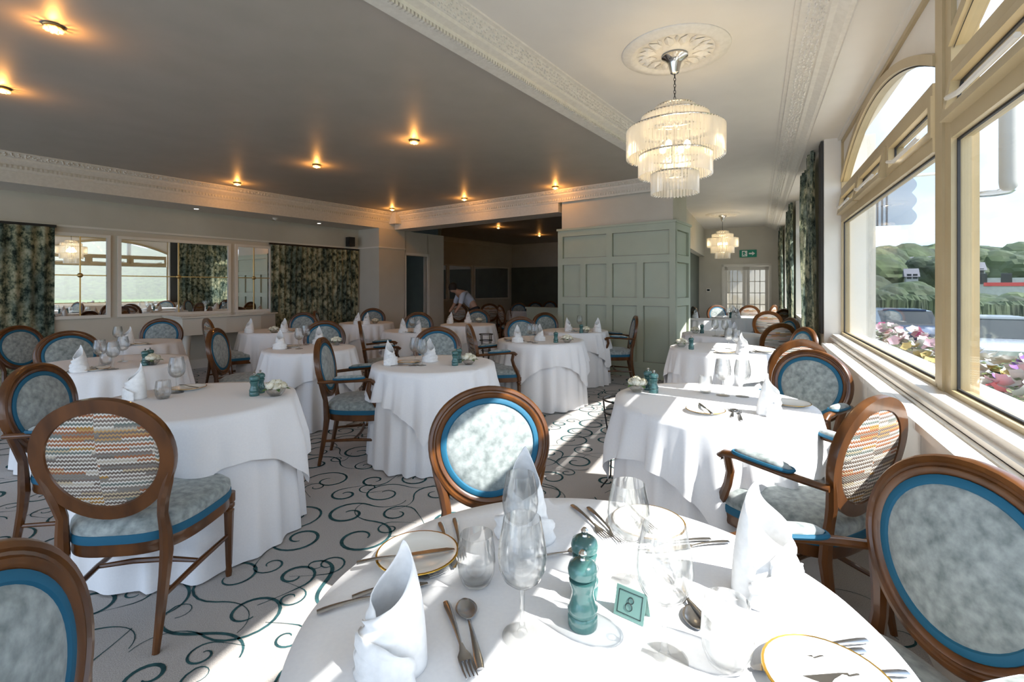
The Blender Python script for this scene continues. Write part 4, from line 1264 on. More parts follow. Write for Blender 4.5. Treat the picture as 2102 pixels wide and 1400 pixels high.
def spoon_mesh():
    mb = MB(); handle(mb, 0.0, 0.120, 0.0085)
    rings = []
    for k in range(13):
        q = k / 12
        x = 0.004 - 0.066 * q
        hw = 0.0032 + 0.0175 * sin(pi * min(1, q * 0.98)) ** 0.75 if q < 0.99 else 0.002
        dz = 0.007 * sin(pi * q)
        rings.append([(x, hw * (-1 + 2 * i / 8), 0.0075 - dz * (1 - (-1 + 2 * i / 8) ** 2) - 0.003 * q) for i in range(9)])
    mb.loft(rings, closed=False)
    me = mb.mesh('spoon', 'steel', True, 60)
    b = bmesh.new(); b.from_mesh(me); bmesh.ops.solidify(b, geom=[f for f in b.faces if len(f.verts) == 4 and max(v.co.x for v in f.verts) < 0.006], thickness=0.001); b.to_mesh(me); b.free()
    return me
def knife_mesh():
    mb = MB(); handle(mb, 0.0, 0.105, 0.0088)
    rings = []
    for x, y0, y1, t in ((0.004, -0.0045, 0.0045, 0.0022), (-0.01, -0.008, 0.007, 0.0012), (-0.06, -0.0095, 0.007, 0.0010), (-0.095, -0.008, 0.0068, 0.0009), (-0.112, -0.001, 0.0060, 0.0007)):
        rings.append([(x, y0, 0.0045 + t * 0.2), (x, y1, 0.0045 + t), (x, y1, 0.0045 - t), (x, y0, 0.0045 - t * 0.2)])
    mb.loft(rings)
    return mb.mesh('knife', 'steel')
CUT = {'fork': fork_mesh(), 'spoon': spoon_mesh(), 'knife': knife_mesh()}
MILL = [MB().lathe([(0, 0), (0.026, 0), (0.027, 0.004), (0.027, 0.020), (0.0245, 0.023), (0.027, 0.026), (0.0275, 0.034), (0.0225, 0.044), (0.0195, 0.058), (0.0205, 0.068), (0.0245, 0.078), (0.025, 0.083), (0.021, 0.086), (0, 0.086)], 28).mesh('body', 'mill_teal'),
        MB().lathe([(0, 0.086), (0.020, 0.0865), (0.026, 0.092), (0.0272, 0.102), (0.024, 0.112), (0.015, 0.118), (0, 0.119)], 28).mesh('turning_top', 'mill_teal'),
        MB().lathe([(0, 0.118), (0.0055, 0.1185), (0.004, 0.122), (0.007, 0.126), (0.0075, 0.131), (0.004, 0.135), (0, 0.1355)], 14).mesh('knob', 'chrome')]
BOWL = MB().lathe([(0, 0), (0.030, 0), (0.033, 0.006), (0.048, 0.022), (0.056, 0.045), (0.054, 0.045), (0.046, 0.024), (0.031, 0.009), (0, 0.007)], 24).mesh('bowl', 'table_glass')
def rose():
    mb = MB(); r = random.Random(2)
    for lay, (R, n, z) in enumerate(((0.010, 4, 0.010), (0.016, 5, 0.006), (0.021, 6, 0.0))):
        for k in range(n):
            a = 2 * pi * k / n + lay * 0.6
            rows = []
            for j in range(4):
                q = j / 3
                row = []
                for i in range(5):
                    b_ = a + (i - 2) * (0.42 if lay else 0.6) * (1 - 0.15 * q)
                    rr_ = R * (0.55 + 0.6 * sin(q * 2.0)) + (0.003 if abs(i - 2) == 0 else 0)
                    row.append((rr_ * cos(b_), rr_ * sin(b_), z - 0.008 + 0.024 * q - 0.004 * (abs(i - 2) / 2) ** 2))
                rows.append(row)
            mb.loft(rows, closed=False)
    return mb.mesh('blossom', 'rose_cream', True, 70)
ROSE = rose()
LEAFM = MB().add([(0, 0, 0), (0.012, 0.010, 0.004), (0.03, 0.011, 0.006), (0.05, 0, 0.0), (0.03, -0.011, 0.006), (0.012, -0.010, 0.004), (0.026, 0, 0.001)], [(0, 1, 6), (1, 2, 6), (2, 3, 6), (3, 4, 6), (4, 5, 6), (5, 0, 6)]).mesh('leaf', 'leaf', True, 80)

def on_table(k, px, py, z=TZ, inner=0.06):
    t = TB[k]
    p = G(px, py, z) if not isinstance(px, tuple) else Vector((t.x + px[0], t.y + px[1], z))
    d = Vector((p.x - t.x, p.y - t.y))
    m = t.r - inner
    if d.length > m: d *= m / d.length
    return (t.x + d.x, t.y + d.y, z)
rz_ = random.Random(11)
def napkin(k, px, py, where, rot=0.0, scale=1.0, v=None):
    loc = on_table(k, px, py)
    o = put('napkin', NAP[(v if v is not None else rz_.randrange(3))], None, loc, (0, 0, rot), 'white napkin folded upright ' + where, 'napkin', 'upright folded napkins')
    o.scale = (scale,) * 3
    return o
def wineglass(k, px, py, where, s=1.0):
    t = thing('wine_glass', 'clear stemmed wine glass ' + where, 'wine glass', on_table(k, px, py, inner=0.045), group='wine glasses')
    t.scale = (s,) * 3
    for m_ in WG: put(m_.name.split('.')[0], m_, t)
def tumbler(k, px, py, where, s=1.0):
    o = put('tumbler', TUM, None, on_table(k, px, py, inner=0.045), None, 'clear stemless water tumbler ' + where, 'tumbler', 'water tumblers')
    o.scale = (s,) * 3
def plate(k, px, py, where):
    t = thing('side_plate', 'white gilt-rimmed side plate ' + where, 'plate', on_table(k, px, py, inner=0.10), group='gilt-rimmed plates')
    for m_ in PL: put(m_.name, m_, t)
    return t
def cutlery(kind, k, px, py, ang, where, z=TZ + 0.0005, inner=0.05, pitch=0.0):
    o = put(kind, CUT[kind], None, on_table(k, px, py, z, inner), (0, pitch, ang), 'steel %s %s' % (kind, where), kind, 'table cutlery')
    return o
def mill(k, px, py, where, s=1.0):
    t = thing('pepper_mill', 'teal turned mill with chrome knob ' + where, 'mill', on_table(k, px, py, inner=0.035), rz_.uniform(0, 6), 'teal table mills')
    t.scale = (s,) * 3
    for m_ in MILL: put(m_.name, m_, t)
def flowers(k, px, py, where):
    t = thing('flower_bowl', 'small bowl of cream roses ' + where, 'flowers', on_table(k, px, py, inner=0.06), rz_.uniform(0, 6), 'rose bowls')
    put('bowl', BOWL, t)
    for i in range(8):
        a, r = (2 * pi * i / 6, 0.036) if i < 6 else (i * 2.2, 0.012)
        b = put('blossom', ROSE, t, (r * cos(a), r * sin(a), 0.052 if i < 6 else 0.066), (0.5 * sin(-a) if i < 6 else 0, 0.5 * cos(a) if i < 6 else 0, i))
    for i in range(5):
        a = i * 1.3
        put('leaf', LEAFM, t, (0.035 * cos(a), 0.035 * sin(a), 0.044), (0, 0.2, a))

# numbered foreground table, laid for four
napkin('A', 806, 1362, 'at the left front of the numbered table', rot=-0.6, scale=0.98, v=0)
napkin('A', 1078, 1098, 'at the back of the numbered table', rot=-0.15, scale=1.12, v=1)
napkin('A', 1572, 1216, 'at the right of the numbered table', rot=0.5, scale=1.12, v=2)
wineglass('A', 1072, 1305, 'with tall bowl, front left of the numbered table')
wineglass('A', 1068, 1150, 'before the back napkin of the numbered table', 0.94)
wineglass('A', 1290, 1196, 'at the back right of the numbered table', 1.0)
wineglass('A', 1364, 1352, 'front right of the numbered table, by the card', 1.06)
tumbler('A', 978, 1196, 'left of the stemmed pair on the numbered table', 1.02)
tumbler('A', 1492, 1362, 'at the right front of the numbered table', 1.04)
plate('A', 832, 1136, 'at the left back of the numbered table')
plate('A', 1332, 1078, 'at the right back of the numbered table')
plate('A', 1702, 1412, 'cut by the bottom edge, numbered table')
TABZ = TZ + 0.0005
def cut2(kind, a, b, where, z=TABZ, pitch=0.0):   # a: end of the handle, b: tip, as picture positions
    pa, pb = G(a[0], a[1], z), G(b[0], b[1], z)
    dx, dy = pa.x - pb.x, pa.y - pb.y
    ang = atan2(dy, dx)
    L = {'fork': (0.125, -0.075), 'spoon': (0.12, -0.062), 'knife': (0.105, -0.112)}[kind]
    mid = (L[0] + L[1]) / 2
    c = (pa + pb) / 2
    put(kind, CUT[kind], None, (c.x - mid * cos(ang), c.y - mid * sin(ang), z), (0, pitch, ang), 'steel %s %s' % (kind, where), kind, 'table cutlery')
cut2('knife', (735, 1158), (930, 1130), 'lying across the left plate', z=TZ + 0.0150)
cut2('knife', (906, 1082), (932, 1160), 'beside the left plate, left of two')
cut2('fork', (934, 1068), (948, 1150), 'beside the left plate, right of two')
cut2('fork', (712, 1232), (925, 1170), 'behind the left napkin, upper one')
cut2('knife', (705, 1245), (830, 1212), 'behind the left napkin, lower one')
cut2('spoon', (990, 1392), (950, 1222), 'lying beside the fork at the table front')
cut2('fork', (918, 1245), (966, 1388), 'next to the big spoon at the table front')
cut2('fork', (1176, 1040), (1250, 1108), 'left of two at the table back')
cut2('fork', (1212, 1048), (1275, 1112), 'right of two at the table back')
cut2('spoon', (1090, 1150), (1200, 1132), 'behind the front mill')
cut2('fork', (1282, 1032), (1330, 1080), 'lying on the right back plate', z=TZ + 0.0150)
cut2('knife', (1496, 1114), (1330, 1136), 'right of the back plate, lower one')
cut2('fork', (1462, 1108), (1300, 1126), 'right of the back plate, upper one')
cut2('fork', (1470, 1300), (1345, 1165), 'seen through the front right wine glass')
cut2('spoon', (1392, 1180), (1432, 1290), 'beside the number card')
cut2('fork', (1776, 1318), (1580, 1352), 'at the right table edge, upper one')
cut2('knife', (1752, 1342), (1570, 1375), 'at the right table edge, lower one')
cut2('knife', (1830, 1388), (1640, 1402), 'at the right front corner of the table')
mill('A', 1196, 1282, 'in front, on the numbered table', 1.02)
mill('A', 1200, 1222, 'behind its twin on the numbered table', 1.02)
# number card
pcd = on_table('A', 1297, 1262)
cdt = thing('number_card', 'small teal tent card with number 8 on the foreground table', 'card', pcd, radians(-38))
for s, nm in ((-1, 'front_flap'), (1, 'rear_flap')):
    mb = MB().box(-0.030, 0.030, -0.0006, 0.0006, 0, 0.052)
    fl = mb.build(nm, 'card_teal', cdt, smooth=False)
    fl.location = (0, s * 0.017, 0); fl.rotation_euler = (s * radians(19), 0, 0)
    if s < 0:
        b_ = MB()
        for x0, x1, z0, z1 in ((-0.024, 0.024, 0.006, 0.0072), (-0.024, 0.024, 0.0448, 0.046), (-0.024, -0.0228, 0.006, 0.046), (0.0228, 0.024, 0.006, 0.046)):
            b_.box(x0, x1, -0.0011, -0.0006, z0, z1)
        b_.build('printed_border', 'ink', fl, smooth=False)
        b_ = MB()
        for cz, rr_ in ((0.0205, 0.0068), (0.0322, 0.0054)):
            b_.tube([(rr_ * cos(2 * pi * i / 20) + (cz - 0.026) * 0.25, -0.0011, cz + rr_ * 0.95 * sin(2 * pi * i / 20)) for i in range(20)], [0.0003 + 0.0007 * abs(cos(pi * i / 20 - 0.7)) for i in range(20)], 6, closed=True, up=(0, 1, 0))
        b_.build('printed_number', 'ink', fl)

# the other tables
def lay(k, nap=(), glass=(), tum=(), mills=(), bowl=None, plates=(), cut=True):
    ph = TB[k].ph
    words = {1: ('on the ',), 2: ('at left on the ', 'at right on the '), 3: ('at left on the ', 'in the middle on the ', 'at right on the '), 4: ('leftmost on the ', 'second on the ', 'third on the ', 'rightmost on the ')}
    for lst, fn in ((nap, napkin), (glass, wineglass), (tum, tumbler), (mills, mill), (plates, plate)):
        for w_, (px, py) in zip(words.get(len(lst), ()), sorted(lst)):
            if fn is napkin: fn(k, px, py, w_ + ph, rot=rz_.uniform(-0.9, 0.9))
            else: fn(k, px, py, w_ + ph)
    if bowl: flowers(k, bowl[0], bowl[1], 'on the ' + ph)
    if cut and plates:
        px, py = plates[0]
        q = on_table(k, px, py, inner=0.10)
        t = TB[k]
        a = atan2(q[1] - t.y, q[0] - t.x)
        put('knife', CUT['knife'], None, (q[0], q[1], TZ + 0.0150), (0, 0, a + 0.4), 'steel knife lying on a plate of the ' + ph, 'knife', 'table cutlery')
        e = Vector((-sin(a), cos(a)))
        if e.y > 0: e = -e
        d = 0.155
        q2 = (t.x + (q[0] - t.x) * 0.9 + e.x * d, t.y + (q[1] - t.y) * 0.9 + e.y * d, TZ + 0.0005)
        put('fork', CUT['fork'], None, q2, (0, 0, a + 0.1), 'steel fork lying on the cloth of the ' + ph, 'fork', 'table cutlery')
        put('spoon', CUT['spoon'], None, (q2[0] - e.x * 0.03 - 0.04 * cos(a), q2[1] - e.y * 0.03 - 0.04 * sin(a), TZ + 0.0005), (0, 0, a), 'steel spoon lying on the cloth of the ' + ph, 'spoon', 'table cutlery')
lay('B', nap=((1577, 850),), glass=((1484, 812), (1524, 814)), tum=((1448, 806),), mills=((1330, 800), (1342, 806)), bowl=(1308, 804), plates=((1448, 846), (1632, 832)))
lay('C', nap=((1552, 736),), glass=((1496, 716), (1512, 722)), mills=((1419, 717),), bowl=(1399, 712), plates=((1590, 724), (1490, 728)))
lay('D', nap=((1535, 700),), glass=((1468, 690), (1488, 692)), mills=((1441, 684),), bowl=(1427, 684), plates=((1500, 694),))
lay('E', nap=((1500, 655), (1515, 657)), glass=((1478, 654), (1490, 656)), mills=((1484, 655),))
lay('S', nap=((1508, 644), (1530, 644)), glass=((1498, 644), (1516, 644), (1540, 644)))
lay('F', nap=((1420, 652),))
lay('H', nap=((277, 818),), glass=((363, 806),), tum=((335, 818),), mills=((522, 812), (534, 806)), bowl=(566, 812), plates=((388, 799),))
lay('I', nap=((148, 768),), glass=((205, 752), (232, 758), (252, 742)), tum=((218, 748),), mills=((298, 750), (308, 747)), bowl=(329, 750), plates=((190, 762),))
lay('J', nap=((262, 708),), plates=((292, 708),), glass=((240, 712),))
lay('K', nap=((575, 716), (657, 705)), glass=((614, 716), (628, 708)), bowl=(690, 708), plates=((600, 712),))
lay('L', nap=((800, 748), (882, 742)), glass=((852, 745), (866, 750)), mills=((934, 750), (942, 744)), bowl=(962, 748), plates=((838, 745),))
lay('N', nap=((1062, 702), (1108, 699)), glass=((1088, 702), (1098, 704)), mills=((1141, 703),), bowl=(1164, 703), plates=((1050, 698),))
lay('O', nap=((1166, 680), (1226, 681)), glass=((1190, 678),), mills=((1194, 684),), bowl=(1206, 684), plates=((1176, 680),))
lay('P', nap=((512, 683), (583, 682)), bowl=(562, 683), plates=((600, 682),))
lay('Q', nap=((707, 670), (752, 667)), bowl=(770, 664))
lay('R', nap=((811, 686), (860, 684)), glass=((846, 683),), plates=((830, 683),))
lay('V', nap=((924, 664), (961, 662)), bowl=(986, 662))

# wire wine bucket stands
def bucket_stand(x, y, h, label, rot=0.0):
    t = thing('bucket_stand', label, 'stand', (x, y, 0), rot, 'wire bucket stands')
    for q, r in ((1.0, 0.105), (0.86, 0.098), (0.62, 0.075)):
        MB().tube([(r * cos(2 * pi * i / 24), r * sin(2 * pi * i / 24), h * q) for i in range(24)], 0.006, 6, closed=True).build('ring', 'black_metal', t)
    for k in range(4):
        a = pi / 4 + k * pi / 2
        MB().tube([(0.105 * cos(a), 0.105 * sin(a), h), (0.095 * cos(a), 0.095 * sin(a), h * 0.84), (0.050 * cos(a), 0.050 * sin(a), h * 0.40), (0.055 * cos(a), 0.055 * sin(a), h * 0.15), (0.12 * cos(a), 0.12 * sin(a), 0.006)], 0.006, 6).build('leg', 'black_metal', t)
p = G(1270, 820, 0.62)
bucket_stand(p.x, p.y, 0.62, 'black wire wine bucket stand left of the sunlit second table', 0.4)
bucket_stand(-0.40, 7.35, 0.66, 'black wire wine bucket stand behind the centre table', 0.2)

# ------------------------------------------------------------------ person in the dim back room
def skin(name, pts, edges, rad, mat, parent, root=0, sub=2):
    me = bpy.data.meshes.new(name)
    me.from_pydata(pts, edges, [])
    o = bpy.data.objects.new(name, me); COL.objects.link(o)
    o.parent = parent
    md = o.modifiers.new('skin', 'SKIN')
    for i, v in enumerate(me.skin_vertices[0].data):
        r = rad[i]; v.radius = (r, r) if not isinstance(r, tuple) else r
        v.use_root = i == root
    md.use_smooth_shade = True
    o.modifiers.new('sub', 'SUBSURF').levels = sub
    o.modifiers['sub'].render_levels = sub
    me.materials.append(MATS[mat])
    return o
pd = 11.3
pr_ = thing('person', 'person in pale blue shirt leaning over a table in back room', 'person', ((972 - CX) / F * pd, pd, 0), radians(200))
# leaning forward: local +x is forward
body = [(0.0, 0, 0.92), (0.10, 0, 1.06), (0.24, 0, 1.20), (0.34, 0, 1.27), (0.42, 0, 1.30), (0.48, 0, 1.33), (0.55, 0, 1.36), (0.31, 0.19, 1.22), (0.38, 0.24, 0.98), (0.50, 0.20, 0.79), (0.31, -0.19, 1.22), (0.40, -0.24, 0.98), (0.54, -0.18, 0.79),
        (-0.02, 0.10, 0.86), (0.0, 0.11, 0.48), (-0.05, 0.12, 0.08), (0.07, 0.13, 0.03), (-0.02, -0.10, 0.86), (0.02, -0.11, 0.48), (-0.02, -0.12, 0.08), (0.10, -0.13, 0.03)]
bed = [(0, 1), (1, 2), (2, 3), (3, 4), (4, 5), (5, 6), (3, 7), (7, 8), (8, 9), (3, 10), (10, 11), (11, 12), (0, 13), (13, 14), (14, 15), (15, 16), (0, 17), (17, 18), (18, 19), (19, 20)]
brd = [0.12, 0.11, 0.125, 0.11, 0.05, 0.085, 0.085, 0.06, 0.042, 0.03, 0.06, 0.042, 0.03, 0.085, 0.058, 0.04, 0.035, 0.085, 0.058, 0.04, 0.035]
skin('body', body, bed, brd, 'skin', pr_)
skin('shirt', [body[i] for i in (0, 1, 2, 3)] + [body[7], body[8], body[10], body[11]], [(0, 1), (1, 2), (2, 3), (3, 4), (4, 5), (3, 6), (6, 7)], [0.135, 0.13, 0.145, 0.13, 0.075, 0.06, 0.075, 0.06], 'shirt', pr_)
skin('trousers', [(0.0, 0, 0.95), body[13], body[14], body[15], body[17], body[18], body[19]], [(0, 1), (1, 2), (2, 3), (0, 4), (4, 5), (5, 6)], [0.135, 0.10, 0.075, 0.06, 0.10, 0.075, 0.06], 'trousers', pr_)
MB().lathe([(0, 0.12), (0.05, 0.11), (0.09, 0.06), (0.10, 0.0), (0.09, -0.05), (0.085, -0.06)], 16, (0.50, 0, 1.38)).build('hair', 'hair', pr_)

# ------------------------------------------------------------------ outside
GZ = -0.9
gr = MB().obox(W, -140, 260, 1.05, 420, GZ - 0.3, GZ).build('ground_outside', 'grass', smooth=False, kind='structure')
struct('road_outside', MB().obox(W, -140, 260, 9.0, 17.0, GZ, GZ + 0.02), 'asphalt')
struct('terrace_outside', MB().obox(W, -30, 40, 1.05, 5.5, GZ, GZ + 0.05), 'render_white')
struct('ledge_outside', MB().obox(W, -8, 14.5, 1.05, 1.16, 0.70, 0.78).obox(W, -8, 14.5, 0.84, 1.05, 0.84, 0.875), 'render_white')
# planters full of petunias
def bloom(mat):
    mb = MB()
    pts = [(0, 0, -0.012)]
    for i in range(10):
        a = 2 * pi * i / 10; r = 0.034 if i % 2 == 0 else 0.027
        pts.append((r * cos(a), r * sin(a), 0.006 if i % 2 == 0 else 0.002))
    mb.add(pts, [(0, 1 + i, 1 + (i + 1) % 10) for i in range(10)])
    return mb.mesh('blossom', mat, True, 80)
BL = [bloom(m_) for m_ in ('petal_pink', 'petal_white', 'petal_yellow', 'petal_purple', 'petal_red', 'petal_pale')]
ro = random.Random(21)
def planter(s0, s1, label):
    c = (*W((s0 + s1) / 2, 1.42), 0)
    t = thing('flower_planter', label + ' white planter box', 'planter', c)
    inv = Matrix.Translation(c).inverted()
    MB().obox(W, s0, s1, 1.20, 1.24, GZ + 0.05, 0.72).obox(W, s0, s1, 1.60, 1.64, GZ + 0.05, 0.72).obox(W, s0, s0 + 0.04, 1.24, 1.60, GZ + 0.05, 0.72).obox(W, s1 - 0.04, s1, 1.24, 1.60, GZ + 0.05, 0.72).xf(inv).build('box', 'render_white', t, smooth=False)
    MB().obox(W, s0 + 0.04, s1 - 0.04, 1.24, 1.60, 0.5, 0.68).xf(inv).build('soil', 'bark', t, smooth=False)
def petunia(s, w, label, cols, h):
    t = thing('petunia', label, 'flowering plant', (*W(s, w), 0.68), ro.uniform(0, 6), 'petunias outside the windows')
    mb = MB()
    for i in range(70):
        a, r = ro.uniform(0, 2 * pi), 0.22 * sqrt(ro.random())
        z = ro.uniform(0.0, h * (1 - 0.5 * (r / 0.22) ** 2))
        c = Vector((r * cos(a), r * sin(a), z)); b_ = ro.uniform(0, 2 * pi); L = ro.uniform(0.025, 0.05)
        d = Vector((cos(b_), sin(b_), ro.uniform(-0.3, 0.6))) * L; n_ = Vector((-sin(b_), cos(b_), 0)) * L * 0.4
        mb.add([c, c + d * 0.5 + n_, c + d, c + d * 0.5 - n_], [(0, 1, 2, 3)])
    mb.build('foliage', 'leaf_light', t, smooth=False, kind='stuff')
    for i in range(19):
        a, r = ro.uniform(0, 2 * pi), 0.21 * sqrt(ro.random())
        z = h * (1 - 0.55 * (r / 0.22) ** 2) + ro.uniform(-0.05, 0.03)
        o = put('blossom', BL[ro.choice(cols)], t, (r * cos(a), r * sin(a), z), (ro.uniform(-0.9, 0.9), ro.uniform(-0.9, 0.9), a))
        k = ro.uniform(1.1, 1.9); o.scale = (k, k, k)
planter(5.15, 9.0, 'far bay')
planter(2.8, 5.08, 'near bay')
CN = ('pink', 'white', 'yellow', 'purple', 'red', 'blush')
spots = [(8.7, (0, 0, 5)), (8.15, (0, 1)), (7.6, (1, 1, 5)), (7.15, (5, 1, 1)), (6.7, (1, 1)), (6.3, (0, 5, 1)), (5.9, (2, 1, 1)), (5.5, (1, 2, 5)),
         (4.9, (5, 2)), (4.6, (1, 1)), (4.3, (2, 1, 2)), (4.0, (3, 1)), (3.7, (4, 1, 5)), (3.4, (1, 1)), (3.1, (4, 5, 0))]
ORD = ['first', 'second', 'third', 'fourth', 'fifth', 'sixth', 'seventh', 'eighth']
for i, (s, cl) in enumerate(spots):
    nm = ' and '.join(sorted({CN[c] for c in cl}))
    far = i < 8
    petunia(s, 1.40 + ro.uniform(-0.05, 0.08), '%s petunia outside the %s window pane, %s from its far end' % (nm, 'far' if far else 'near', ORD[i if far else i - 8]), cl, 0.20 + ro.uniform(-0.03, 0.07))

# hillside, trees, hedge, houses, cars
hl = MB(); n1, n2 = 60, 10
rows = []
for j in range(n2 + 1):
    d = 95 + 22 * j
    row = []
    for i in range(n1 + 1):
        s = -60 + 330 * i / n1
        z = GZ + (31 * (j / n2) ** 0.8) * (0.75 + 0.25 * sin(s * 0.03 + 1) + 0.12 * sin(s * 0.11)) - 1.0
        row.append((*W(s, d), z))
    rows.append(row)
struct('hill_outside', hl.loft(rows, closed=False), 'tree_green', smooth=True)
def crown_mesh(seed, mat):
    b = bmesh.new()
    bmesh.ops.create_icosphere(b, subdivisions=4, radius=1.0)
    r = random.Random(seed)
    K = [Vector((r.uniform(-1, 1), r.uniform(-1, 1), r.uniform(-1, 1))).normalized() for _ in range(26)]
    for v in b.verts:
        d = max(v.co.normalized().dot(k) for k in K)
        v.co *= 0.70 + 0.34 * max(0, (d - 0.72) / 0.28) + r.uniform(-0.03, 0.03)
        v.co.z *= 0.85
    me = bpy.data.meshes.new('crown'); b.to_mesh(me); b.free()
    me.materials.append(MATS[mat])
    return me
CR = [crown_mesh(1, 'tree_green'), crown_mesh(2, 'tree_green_pale'), crown_mesh(3, 'tree_green')]
TRK = MB().lathe([(0, 0), (0.16, 0), (0.10, 0.5), (0.07, 1.0), (0, 1.0)], 8).mesh('trunk', 'bark')
def tree(px, d, top_py, width, k, label):
    """px, top_py: where the top shows from the dining room, d its distance"""
    x, y = (px - CX) / F * d, d
    ztop = HC + (HY - top_py) / F * d
    t = thing('tree', label, 'tree', (x, y, GZ), ro.uniform(0, 6), 'trees on the hillside')
    h = ztop - GZ
    c = put('crown', CR[k], t, (0, 0, h - width * 0.42)); c.scale = (width * 0.5, width * 0.5, width * 0.5)
    tr_ = put('trunk', TRK, t); tr_.scale = (h * 0.12, h * 0.12, h - width * 0.4)
TREES = [(1752, 60, 556, 9, 0), (1772, 75, 508, 11, 1), (1798, 85, 504, 13, 0), (1808, 62, 524, 7, 1), (1845, 120, 500, 17, 2), (1878, 128, 506, 16, 0), (1907, 72, 524, 7, 2), (1922, 130, 502, 17, 1),
         (1980, 102, 508, 13, 0), (2004, 120, 512, 12, 1), (2034, 136, 502, 18, 2), (2066, 98, 508, 14, 0), (2104, 112, 498, 17, 1), (1985, 45, 596, 5, 1), (2035, 40, 598, 6, 0), (2090, 48, 602, 6, 1),
         (1860, 52, 576, 6, 2), (1802, 46, 582, 6, 0), (1956, 150, 502, 20, 0)]
TORD = ['first', 'second', 'third', 'fourth', 'fifth', 'sixth', 'seventh', 'eighth', 'ninth', 'tenth', 'eleventh']
for far in (True, False):
    row = sorted(q for q in TREES if (q[0] < 1940) == far)
    for i, (px, d, tp, wd, k) in enumerate(row):
        tree(px, d, tp, wd, k, '%s tree outside, %s from left in the %s window view' % (('dark green', 'pale green', 'deep green')[k], TORD[i], 'far' if far else 'near'))
def house(px, d, base_py, w, h, label, roof=True, k=1.0):
    x, y = (px - CX) / F * d, d
    z = HC + (HY - base_py) / F * d
    t = thing('house', label, 'house', (x, y, z), radians(-35))
    t.scale = (k, k, k)
    MB().box(-w / 2, w / 2, -3, 3, -4, h).build('wall', 'render_white', t, smooth=False)
    if roof:
        MB().add([(-w / 2 - 0.4, -3.4, h), (w / 2 + 0.4, -3.4, h), (w / 2 + 0.4, 3.4, h), (-w / 2 - 0.4, 3.4, h), (-w / 2 - 0.4, 0, h + 2.4), (w / 2 + 0.4, 0, h + 2.4)], [(0, 1, 5, 4), (2, 3, 4, 5), (0, 4, 3), (1, 2, 5), (0, 3, 2, 1)]).build('roof', 'roof_slate', t, smooth=False)
    n = max(2, int(w / 2.2))
    for i in range(n):
        for zz in (0.8, h * 0.55):
            xw = -w / 2 + (i + 0.5) * w / n
            MB().box(xw - 0.5, xw + 0.5, -3.06, -3.0, zz, zz + 1.3).build('window', 'dark_pane', t, smooth=False)
    return t
house(1886, 92, 566, 4.5, 2.2, 'white gabled house among the trees outside', k=0.8)
house(1870, 57, 578, 2.6, 1.3, 'small pale house low on the hillside outside', k=0.42)
house(2002, 84, 568, 3.2, 1.8, 'pale house at the left of the near window view', k=0.6)
b_ = house(2078, 62, 596, 9, 1.6, 'long low white building with a red band outside', roof=False)
MB().box(-3.2, 2.6, -3.09, -3.0, 0.55, 1.0).build('red_band', 'red_band', b_, smooth=False)
def hedge(px0, px1, d, h, label, mat='tree_green'):
    x0, x1 = (px0 - CX) / F * d, (px1 - CX) / F * d
    N = 60
    rows = []
    for i in range(N + 1):
        x = x0 + (x1 - x0) * i / N
        rows.append([(x + ro.uniform(-0.03, 0.03), d + a * 0.5 + ro.uniform(-0.06, 0.06), GZ + b * h + (ro.uniform(-0.08, 0.08) if b else 0)) for a, b in ((-1, 0), (-1.05, 0.5), (-0.9, 0.9), (-0.3, 1.0), (0.3, 1.0), (0.9, 0.9), (1.05, 0.5), (1, 0))])
    o = MB().loft(rows).xf(Matrix.Translation((-(x0 + x1) / 2, -d, -GZ))).build('hedge', mat, smooth=False, loc=((x0 + x1) / 2, d, GZ), label=label, cat='hedge')
hedge(1950, 2200, 24, 1.55, 'clipped green hedge outside the near window')
hedge(1730, 1935, 22, 1.9, 'dark hedge outside the far window pane')
hedge(1960, 2200, 17.6, 0.9, 'low yellow-green hedge along the road outside', 'leaf_light')
WHEEL = MB().lathe([(0, -0.1), (0.2, -0.1), (0.32, -0.09), (0.33, 0.0), (0.32, 0.09), (0.2, 0.1), (0, 0.1)], 18).xf(Matrix.Rotation(pi / 2, 4, 'X')).mesh('wheel', 'rubber')
def car(px, d, mat, label, rz):
    t = thing('car', label, 'car', ((px - CX) / F * d, d, GZ + 0.02), rz, 'parked cars outside')
    side = [(-2.1, 0.35), (-2.15, 0.75), (-1.5, 0.92), (-1.0, 0.95), (1.5, 0.98), (2.05, 0.9), (2.15, 0.55), (2.1, 0.3)]
    n = len(side)
    MB().loft([[(x, y, z) for x, z in side] for y in (-0.85, -0.80, 0.80, 0.85)]).build('body', mat, t, angle=30)
    cab = [(-1.05, 0.94), (-0.35, 1.42), (0.9, 1.46), (1.6, 0.97)]
    MB().loft([[(x * k, y, z) for x, z in cab] for y, k in ((-0.78, 1.0), (-0.62, 0.97), (0.62, 0.97), (0.78, 1.0))]).build('cabin_glass', 'dark_pane', t, smooth=False)
    MB().box(-0.36, 0.92, -0.62, 0.62, 1.42, 1.475).build('roof', mat, t, smooth=False)
    for x in (-1.35, 1.35):
        for y in (-0.8, 0.8): put('wheel', WHEEL, t, (x, y, 0.33))
car(2040, 13.0, 'car_silver', 'silver car parked outside the near window', radians(62))
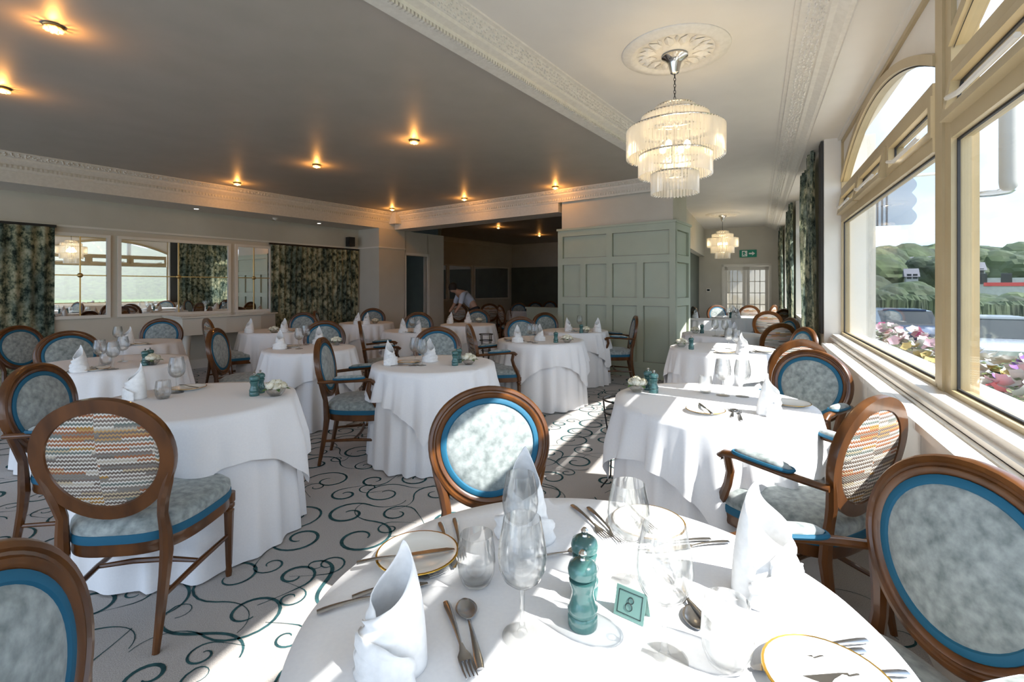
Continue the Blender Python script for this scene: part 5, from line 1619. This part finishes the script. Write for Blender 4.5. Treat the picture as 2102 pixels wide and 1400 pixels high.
car(1850, 17.5, 'car_blue', 'dark car parked outside the far window pane', radians(64))
car(1742, 27.0, 'car_silver', 'silver car behind the flowers at the far window edge', radians(64))

# fabric awning end with scalloped edge, and the lamp hung outside
c = (*W(7.9, 1.5), 2.82)
aw = thing('awning', 'small grey striped awning with scalloped edge outside the far window', 'awning', c, pi / 2 - AW)
vs, fs = [], []
N = 40
for i in range(N + 1):
    z = -0.62 * i / N
    x1 = 0.30 + 0.055 * abs(sin(pi * i / N * 3))
    vs += [(-0.14, 0, z), (x1, 0, z), (-0.14, 0.012, z), (x1, 0.012, z)]
for i in range(N):
    k = 4 * i
    fs += [(k, k + 1, k + 5, k + 4), (k + 2, k + 6, k + 7, k + 3), (k + 1, k + 3, k + 7, k + 5), (k, k + 4, k + 6, k + 2)]
A_ = Matrix.Rotation(-pi / 2, 4, 'Z')
MB().add(vs, fs).xf(A_).build('fabric', 'car_silver', aw, smooth=False)
for k in range(4): MB().box(-0.12 + 0.05 * k, -0.10 + 0.05 * k, -0.004, 0.0, -0.62, 0).xf(A_).build('stripe', 'roof_slate', aw, smooth=False)
MB().tube([(0, 0.14, 0.01), (0, -0.9, 0.01)], 0.02).build('arm', 'white_paint', aw)
c = (*W(4.93, 1.7), 0)
lp = thing('outdoor_lamp', 'pale hanging lamp tube with rounded end outside the near window', 'lamp', (c[0], c[1], 2.11))
MB().lathe([(0, 0), (0.03, 0.006), (0.05, 0.03), (0.055, 0.07), (0.055, 1.0), (0, 1.0)], 20).build('tube', 'render_white', lp)
MB().lathe([(0, 0.0), (0.12, 0.004), (0.14, 0.02), (0.10, 0.035), (0, 0.04)], 20, (*[a * 0.30 for a in (sin(AW), cos(AW))], 0.02)).build('shade_disc', 'car_silver', lp)
MB().tube([(0, 0, 0.04), (0.30 * sin(AW), 0.30 * cos(AW), 0.04)], 0.01).build('arm', 'car_silver', lp)

for lb, ns in LABELS.items():
    if len(ns) > 1: print('SHARED LABEL', lb, ns)
print('chairs', NCH[0], 'objects', len(COL.objects))
